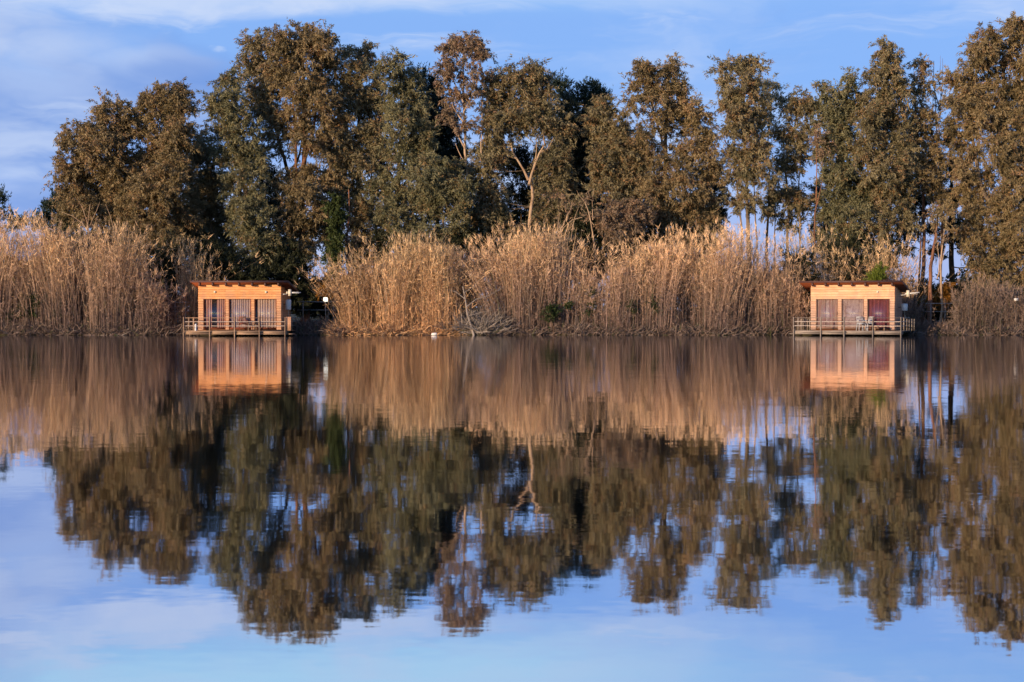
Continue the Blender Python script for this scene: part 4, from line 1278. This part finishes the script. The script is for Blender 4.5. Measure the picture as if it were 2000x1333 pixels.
    fs.box(-hw - side_l - 0.004, hw + side_r + 0.004, -0.445, -0.423, -0.005, 0.115, m_)
    fs.build('fascia', MAT['roof'], roof)
    for sgn, ex in ((-1, side_l), (1, side_r)):
        fb = Tubes()
        xx = sgn * (hw + ex)
        fb.box(min(xx, xx + sgn * 0.022), max(xx, xx + sgn * 0.022), -0.420, Dp + 0.35, -0.035 if sgn > 0 else -0.02, 0.12, m_)
        fb.build('fascia', MAT['soffit'] if sgn < 0 else MAT['roof'], roof)
    rm = Tubes()
    rm.box(-0.055, 0.055, -0.36, -0.045, -0.19, 0.018, m_)
    rme = rm.mesh('rafter', MAT['roof'])
    for i in range(7):
        link_mesh('rafter', rme, roof, (-hw + 0.12 + i * (Wd - 0.24) / 6, 0, 0))
    # filler between rafters above the wall
    # --- doors : frame, glass gap, curtains
    for k, (a0, a1) in enumerate(op):
        xa, xb = -hw + a0, -hw + a1
        df_ = Tubes()
        wv_ = 0.055
        df_.box(xa, xa + wv_, -0.012, 0.10, OZ0, OZ1)
        df_.box(xb - wv_, xb, -0.012, 0.10, OZ0, OZ1)
        df_.box(xa + wv_, xb - wv_, -0.012, 0.10, OZ1 - 0.065, OZ1)
        df_.box(xa + wv_, xb - wv_, -0.012, 0.10, OZ0, OZ0 + 0.07)
        dr = df_.build('door', MAT[framem], root)
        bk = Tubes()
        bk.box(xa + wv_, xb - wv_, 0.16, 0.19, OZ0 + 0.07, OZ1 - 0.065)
        bk.build('room_shade_panel', MAT['inside'], dr)  # near-black panel painted as the unlit room behind the curtains
        for (c0, c1, mt, folds, dep) in doors[k]:
            xs0 = xa + wv_ + c0 * (xb - xa - 2 * wv_)
            xs1 = xa + wv_ + c1 * (xb - xa - 2 * wv_)
            cm = curtain_mesh('curtain', xs0, xs1, OZ0 + 0.075, OZ1 - 0.07, MAT[mt], folds, dep, seed * 7 + k)
            link_mesh('curtain', cm, dr, (0, 0.085, 0))
        gp = Tubes()
        gp.box(xa + wv_ + 0.002, xb - wv_ - 0.002, 0.012, 0.018, OZ0 + 0.072, OZ1 - 0.067)
        gp.build('glass_pane', MAT['glass'], dr)
        hd = Tubes()
        hd.box(xb - wv_ - 0.0, xb - wv_ + 0.02, -0.04, -0.012, 1.3, 1.48)
        hd.build('handle', MAT['dark_metal'], dr)
    # --- little round lamps on the header
    for fx in (0.20, 0.82) if box_big else (0.8,):
        lm = Tubes()
        lm.tube([(-hw + Wd * fx, -0.036, 2.72), (-hw + Wd * fx, -0.08, 2.72), (-hw + Wd * fx, -0.11, 2.72), (-hw + Wd * fx, -0.12, 2.72)], [0.075, 0.075, 0.05, 0.001], 10)
        lm.build('wall_lamp', MAT['cream'], root, smooth=True)
    # --- deck
    dx0, dx1, dy0 = -hw - deck_l, hw + deck_r, -1.25
    dk = Tubes()
    dk.box(dx0 + 0.05, dx1 - 0.05, dy0 + 0.10, dy0 + 0.20, 0.13, 0.285)
    dk.box(dx0 + 0.05, dx1 - 0.05, -0.35, -0.25, 0.13, 0.285)
    dk.box(dx0 + 0.05, dx1 - 0.05, Dp - 0.2, Dp - 0.1, 0.13, 0.285)
    deck = dk.build('deck', MAT[deckm], root)
    nb = 9
    bm_ = boxmesh('deck_board', dx1 - dx0, 0.125, 0.035, MAT[deckm])
    for i in range(nb):
        link_mesh('deck_board', bm_, deck, ((dx0 + dx1) / 2, dy0 + 0.065 + i * 0.135, 0.305 + rr.uniform(-0.003, 0.003)))
    for (xa, xb) in ((dx0, -hw - 0.05), (hw + 0.05, dx1)):
        b2 = boxmesh('deck_board', xb - xa, 0.125, 0.035, MAT[deckm])
        for i in range(29):
            link_mesh('deck_board', b2, deck, ((xa + xb) / 2, dy0 + 0.065 + (nb + i) * 0.138, 0.305 + rr.uniform(-0.003, 0.003)))
    # front fascia : upper board in lengths with slots, lower board
    xcut = [dx0, dx0 + 1.7, dx0 + 3.25, dx0 + 4.9, dx1]
    for i in range(4):
        L = xcut[i + 1] - xcut[i] - 0.02
        fb = boxmesh('fascia_board', L, 0.03, 0.075, MAT[deckm])
        link_mesh('fascia_board', fb, deck, ((xcut[i] + xcut[i + 1]) / 2, dy0 - 0.02, 0.245))
        fb = boxmesh('fascia_board', L + 0.015, 0.035, 0.07, MAT[deckm])
        link_mesh('fascia_board', fb, deck, ((xcut[i] + xcut[i + 1]) / 2, dy0 - 0.03, 0.135 + rr.uniform(-0.006, 0.006)))
        sp_ = boxmesh('spacer_block', 0.5, 0.03, 0.045, MAT[deckm])
        link_mesh('spacer_block', sp_, deck, (xcut[i] + 0.35, dy0 - 0.012, 0.19))
    # piles under the house
    for x_ in (dx0 + 0.3, -1.3, 0.2, 1.7, dx1 - 0.4):
        for y_ in (-0.3, 1.8, Dp - 0.15):
            pl = Tubes()
            pl.tube([(x_, y_, -1.4), (x_, y_, 0.128)], [0.09, 0.09], 8)
            pl.build('pile', MAT['bark_dark'], deck)
    # --- railing
    rt = Tubes()
    ry = dy0 - 0.055
    n_p = len(posts)
    rt.box(posts[0], posts[-1], ry - 0.02, ry + 0.02, 1.10, 1.135)
    railing = rt.build('railing', MAT[deckm], root)
    for z_ in (0.885, 0.625):
        q = Tubes()
        nn = 22
        xs_ = np.linspace(posts[0], posts[-1], nn)
        q.tube(np.stack((xs_, np.full(nn, ry), np.full(nn, z_) - 0.006 * np.abs(np.sin(xs_ * 2.0))), 1), np.full(nn, 0.019), 6)
        q.build('rail', MAT['rail'], railing, smooth=True)
    for i, x_ in enumerate(posts):
        q = Tubes()
        w_ = 0.034 if 0 < i < n_p - 1 else 0.030
        lean_ = rr.uniform(-0.015, 0.015)
        q.tube([(x_, ry - 0.062, -0.5), (x_, ry - 0.062, 0.3), (x_ + lean_, ry - 0.062, 1.17)], [w_ * 1.35, w_ * 1.3, w_ * 1.2], 4)
        q.build('post', MAT[deckm], railing)
    # side rails running back to the house
    for sgn, x_ in ((-1, posts[0]), (1, posts[-1])):
        for z_ in (1.12, 0.885, 0.625):
            q = Tubes()
            q.tube([(x_, ry, z_), (x_, 1.2, z_), (x_, Dp - 0.6, z_)], [0.02] * 3, 5)
            q.build('rail', MAT['rail'], railing)
        for y_ in (0.25, 1.7, Dp - 0.6):
            q = Tubes()
            q.bar((x_, y_, 0.32), (x_, y_, 1.15), 0.04)
            q.build('post', MAT[deckm], railing)
    return root, dict(hw=hw, Dp=Dp, dx0=dx0, dx1=dx1, dy0=dy0, Z1=Z1)


LC = P(468.5, 606, 98.7)
RC = P(1665.0, 606, 98.9)
RROT = R(-20)
left, G = cabin('bright orange plank cabin with pale striped curtains, standing on the left part of the bank', (LC[0], 98.7, 0), 0.0, 0.42, 0.50, 0.68, 0.55,
                [[(0.04, 0.36, 'curtain_pink', 2.5, 0.03), (0.60, 1.0, 'curtain_pink', 3.5, 0.03)], [(0.04, 1.0, 'curtain_grey', 9, 0.026)], [(0.09, 1.0, 'curtain_beige', 7, 0.03)]],
                'plank', 'deck', 'frame', [-3.22, -1.62, -0.09, 1.43, 3.00], True, 3)
right, G2 = cabin('paler weathered plank cabin with dark red curtains behind its right-hand door', (RC[0], 98.9, 0), RROT, 0.66, 0.50, 0.88, 0.62,
                  [[(0.0, 0.42, 'curtain_faded', 1.5, 0.012), (0.44, 0.6, 'curtain_mottled', 0.8, 0.008), (0.6, 1.0, 'curtain_faded', 2, 0.014)], [(0.0, 1.0, 'curtain_mottled', 1.5, 0.01)],
                   [(0.02, 1.0, 'curtain_wine', 6, 0.03)]],
                  'plank_pale', 'deck_grey', 'frame_grey', [-3.42, -1.75, -0.32, 1.42, 3.10], False, 8)


def antenna(parent, x, y, z, L, flip):
    """white boom on a bracket with a small box, fixed to the side wall"""
    q = Tubes()
    q.bar((x - 0.42, y, z - 0.10), (x - 0.12, y, z - 0.08), 0.015)
    q.bar((x - 0.12, y, z - 0.09), (x - 0.08, y, z), 0.018)
    q.bar((x - 0.09, y, z), (x + L, y + 0.02, z + (0.07 if flip else 0)), 0.026)
    a_ = q.build('antenna', MAT['white'], parent)
    b = Tubes()
    b.box(x - 0.02, x + 0.16, y - 0.07, y + 0.07, z - 0.20, z + 0.20)
    if not flip:
        b.box(x - 0.14, x - 0.05, y - 0.05, y + 0.05, z - 0.07, z + 0.07)
    b.build('antenna_box', MAT['cream'], a_)
    for i in range(6):
        e = Tubes()
        xx = x + 0.24 + i * (L - 0.3) / 6
        e.bar((xx, y, z - 0.06), (xx, y, z + 0.06), 0.009)
        e.build('antenna_rod', MAT['white'], a_)


def wall_box(parent, x, y, z0, z1, w):
    q = Tubes()
    q.tube([(x, y, z0), (x, y, z0 + 0.03), (x, y, z1 - 0.03), (x, y, z1)], [w * 0.40, w * 0.5, w * 0.5, w * 0.40], 12)
    q.tube([(x, y, z1), (x, y, z1 + 0.004)], [w * 0.40, 0.001], 12)
    q.tube([(x, y, z0 - 0.004), (x, y, z0)], [0.001, w * 0.40], 12)
    b = q.build('water_heater', MAT['white'], parent)
    p = Tubes()
    p.tube([(x, y, z0), (x + 0.03, y, z0 - 0.3), (x + 0.12, y, z0 - 0.75)], [0.012] * 3, 5)
    p.build('pipe', MAT['cream'], b)
    k = Tubes()
    k.bar((G['hw'] - 0.0 + 0.035, y, (z0 + z1) / 2), (x - w * 0.4, y, (z0 + z1) / 2), 0.02)
    k.build('bracket', MAT['dark_metal'], b)


antenna(left, G['hw'] + 0.46, 0.1, 2.68, 0.75, False)
wall_box(left, G['hw'] + 0.32, 0.9, 1.62, 2.26, 0.36)
antenna(right, G2['hw'] + 0.66, 0.7, 2.62, 0.75, True)
wall_box(right, G2['hw'] + 0.42, 1.6, 1.55, 2.0, 0.40)

# wooden screen at the right end of the left deck
q = Tubes()
sb = boxmesh('board', 0.10, 0.03, 0.84, MAT['plank'])
scr = Tubes()
scr.box(3.05, 3.32, -1.245, -1.215, 0.34, 0.40)
scr_o = scr.build('deck_screen', MAT['plank'], left)
for i in range(3):
    link_mesh('board', sb, scr_o, (3.10 + i * 0.105, -1.262, 0.76))
# landing plank at the right end
q = Tubes()
q.box(3.13, 3.48, -1.2, -0.4, 0.10, 0.155)
q.build('landing_plank', MAT['deck'], left)
# balustrade at both ends of the right deck
for sx_, x0_, n_ in ((-1, -3.36, 6), (1, 3.2, 4)):
    for i in range(n_):
        q = Tubes()
        xx = x0_ + i * (0.135 if sx_ < 0 else 0.15)
        q.box(xx - 0.03, xx + 0.03, 1.00, 1.03, 0.325, 1.05)
        q.build('picket', MAT['deck_grey'], right)
q = Tubes()
q.box(-3.75, -3.4, -1.0, -0.4, 0.10, 0.15)
q.build('landing_plank', MAT['deck_grey'], right)


def to_world(root_loc, rz, p):
    c_, s_ = math.cos(rz), math.sin(rz)
    return (root_loc[0] + p[0] * c_ - p[1] * s_, root_loc[1] + p[0] * s_ + p[1] * c_, p[2])


def chair(label, loc, rz, mat, slatted=False):
    root = empty('chair', loc, rz)
    tag(root, label, 'chair', 'chairs on the decks')
    t = Tubes(); t.box(-0.23, 0.23, -0.22, 0.22, 0.41, 0.44); t.build('seat', MAT[mat], root)
    b = Tubes()
    for i in range(5):
        xx = -0.18 + i * 0.09
        b.bar((xx, 0.215, 0.46), (xx * 1.05, 0.28, 0.82), 0.018)
    b.bar((-0.22, 0.285, 0.84), (0.22, 0.285, 0.84), 0.026)
    b.bar((-0.22, 0.215, 0.45), (0.22, 0.215, 0.45), 0.02)
    b.build('backrest', MAT[mat], root)
    for sx in (-1, 1):
        for sy in (-1, 1):
            l = Tubes(); l.bar((sx * 0.20, sy * 0.19, 0.41), (sx * 0.235, sy * 0.23, 0.0), 0.021); l.build('leg', MAT[mat], root)
        a_ = Tubes()
        a_.bar((sx * 0.25, -0.18, 0.63), (sx * 0.25, 0.26, 0.66), 0.022)
        a_.bar((sx * 0.245, -0.17, 0.43), (sx * 0.25, -0.17, 0.62), 0.018)
        a_.build('armrest', MAT[mat], root)
    return root


chair('white plastic armchair on the deck of the right cabin', to_world((RC[0], 98.9), RROT, (0.62, -0.55, 0.323)), RROT + 0.5, 'dull_white')
chair('second white plastic armchair close against the table on the right cabin deck', to_world((RC[0], 98.9), RROT, (0.98, -0.30, 0.323)), RROT - 0.7, 'dull_white')
chair('dark wooden armchair on the deck of the left cabin', to_world((LC[0], 98.7), 0, (0.28, -0.5, 0.323)), 0.3, 'frame')
tb = empty('table', to_world((LC[0], 98.7), 0, (0.86, -0.55, 0.323)), 0.1)
tag(tb, 'small low wooden table beside the dark armchair on the left deck', 'table')
t = Tubes(); t.box(-0.27, 0.27, -0.22, 0.22, 0.42, 0.45); t.build('table_top', MAT['deck'], tb)
for sx in (-1, 1):
    for sy in (-1, 1):
        l = Tubes(); l.bar((sx * 0.23, sy * 0.18, 0.42), (sx * 0.24, sy * 0.19, 0), 0.02); l.build('leg', MAT['deck'], tb)
tb = empty('table', to_world((RC[0], 98.9), RROT, (1.75, -0.6, 0.323)), RROT)
tag(tb, 'low wooden bench table right of the white chairs on the right deck', 'table')
t = Tubes(); t.box(-0.35, 0.35, -0.18, 0.18, 0.24, 0.28); t.build('table_top', MAT['deck'], tb)
for sx in (-1, 1):
    l = Tubes(); l.box(sx * 0.28 - 0.03, sx * 0.28 + 0.03, -0.16, 0.16, 0, 0.237); l.build('leg', MAT['deck'], tb)
# white canister and potted plant at the left end of the left deck
cn = Tubes()
p_ = to_world((LC[0], 98.7), 0, (-2.62, -0.6, 0.323))
cn.tube([(0, 0, 0), (0, 0, 0.03), (0, 0, 0.36), (0, 0, 0.42), (0, 0, 0.45)], [0.075, 0.08, 0.08, 0.04, 0.035], 12)
cn.tube([(0, 0, 0.45), (0, 0, 0.453)], [0.035, 0.001], 12)
o_c = cn.build('canister', MAT['white'], None, smooth=True)
o_c.location = p_
tag(o_c, 'slim white canister standing at the left end of the left cabin deck', 'canister')

# ------------------------------------------------------------------ fences, lamp post, small things
def rail_fence(label, pts, D, zs, post_h):
    root = empty('rail_fence', P(pts[0], 606, D) * np.array((1, 1, 0)) + np.array((0, 0, 0.5)))
    tag(root, label, 'fence', 'thin rail fences on the bank')
    o_ = np.array(root.location)
    X_ = [P(p, 606, D)[0] for p in pts]
    for x in X_:
        t = Tubes()
        t.bar((x - o_[0], 0, -0.1), (x - o_[0], 0, post_h - o_[2]), 0.028)
        t.build('post', MAT['steel'], root)
    for z in zs:
        t = Tubes()
        t.bar((X_[0] - o_[0] - 0.4, -0.05, z - o_[2]), (X_[-1] - o_[0] + 0.3, -0.05, z - o_[2]), 0.020)
        t.build('rail', MAT['steel'], root)
    return root


def zat(py, D):
    return P(1000, py, D)[2]


rail_fence('grey rail fence on the bank between the left cabin and the golden reeds', [592, 651, 700], 103.5, [zat(590, 103.5), zat(606, 103.5)], zat(588, 103.5))
rail_fence('grey rail fence on the bank right of the right cabin', [1818, 1846, 1885, 1905], 103.5, [zat(593, 103.5), zat(609, 103.5)], zat(592, 103.5))
rail_fence('grey rail fence in the dark gap left of the left cabin', [318, 342, 362], 104.0, [zat(591, 104), zat(600, 104), zat(609, 104)], zat(588, 104))
rail_fence('grey rail fence showing at the left wall of the right cabin', [1562, 1573, 1590], 104.0, [zat(591, 104), zat(609, 104)], zat(589, 104))

lp = empty('lamp_post', P(636, 640, 103.0) * np.array((1, 1, 0)) + np.array((0, 0, 0.55)))
tag(lp, 'thin post with a square white lamp on top, right of the left cabin', 'lamp post')
t = Tubes(); t.bar((0, 0, -0.1), (0, 0, zat(590, 103) - 0.55), 0.022); t.build('pole', MAT['steel'], lp)
zc = zat(585.3, 103) - 0.55
m, T = new_mat('lit_lamp')
em = T.n('ShaderNodeEmission')
em.inputs[0].default_value = (1.0, 0.97, 0.82, 1)
em.inputs[1].default_value = 1.6
o_ = T.n('ShaderNodeOutputMaterial')
T.link(em.outputs[0], o_.inputs[0])
bm2 = boxmesh('lamp_head', 0.27, 0.12, 0.27, m, 0.05)
link_mesh('lamp_head', bm2, lp, (0, 0, zc))

sg = empty('floodlight', P(1985, 640, 102.6) * np.array((1, 1, 0)) + np.array((0, 0, 0.5)))
tag(sg, 'small white floodlight on a pole in the reeds at the right edge', 'floodlight')
t = Tubes(); t.bar((0, 0, -0.1), (0, 0, zat(588, 101.25) - 0.5), 0.014); t.build('pole', MAT['dark_metal'], sg)
sg.location.y = 101.25
sg.location.x = P(1985, 606, 101.25)[0]
t = Tubes()
t.box(-0.15, 0.10, -0.08, 0.05, zat(588, 101.25) - 0.5, zat(583, 101.25) - 0.5)
t.build('lamp_head', MAT['white'], sg)

# white float at the water's edge
fl = Tubes()
p_ = P(848, 655, 100.0)
fl.tube([(-0.19, 0, 0.06), (-0.17, 0, 0.06), (-0.02, 0, 0.07), (0.12, 0, 0.075), (0.18, 0, 0.07), (0.19, 0, 0.07)], [0.001, 0.07, 0.095, 0.09, 0.05, 0.001], 10)
fo = fl.build('float', MAT['white'], None, smooth=True)
fo.location = (p_[0], 100.1, 0.01)
tag(fo, 'small white float lying in the water at the foot of the golden reeds', 'float')

# distant tree line closing the view between the trunks
r = np.random.default_rng(77)
n = 420
cx = r.uniform(-75, 75, n)
cy = 150 + r.uniform(0, 10, n)
cz = 0.8 + r.uniform(0, 1, n) ** 0.7 * (2.6 + 0.5 * np.sin(cx * 0.3) + 0.5 * np.sin(cx * 0.11))
V, t = leaves(np.stack((cx, cy, cz), 1), r.uniform(0.8, 1.5, n), np.full(n, 85), 0.5, 0.28, 0.0, 0.8)
o_ = link_mesh('distant_woodland', mesh_np('distant_woodland', V, np.arange(len(V)).reshape(-1, 3), 3, MAT['leaf_shade'], tone=t))
tag(o_, 'low dark woodland far behind the trees', 'woodland', None, 'stuff')
print('TRIS', sum(len(m.polygons) for m in bpy.data.meshes))
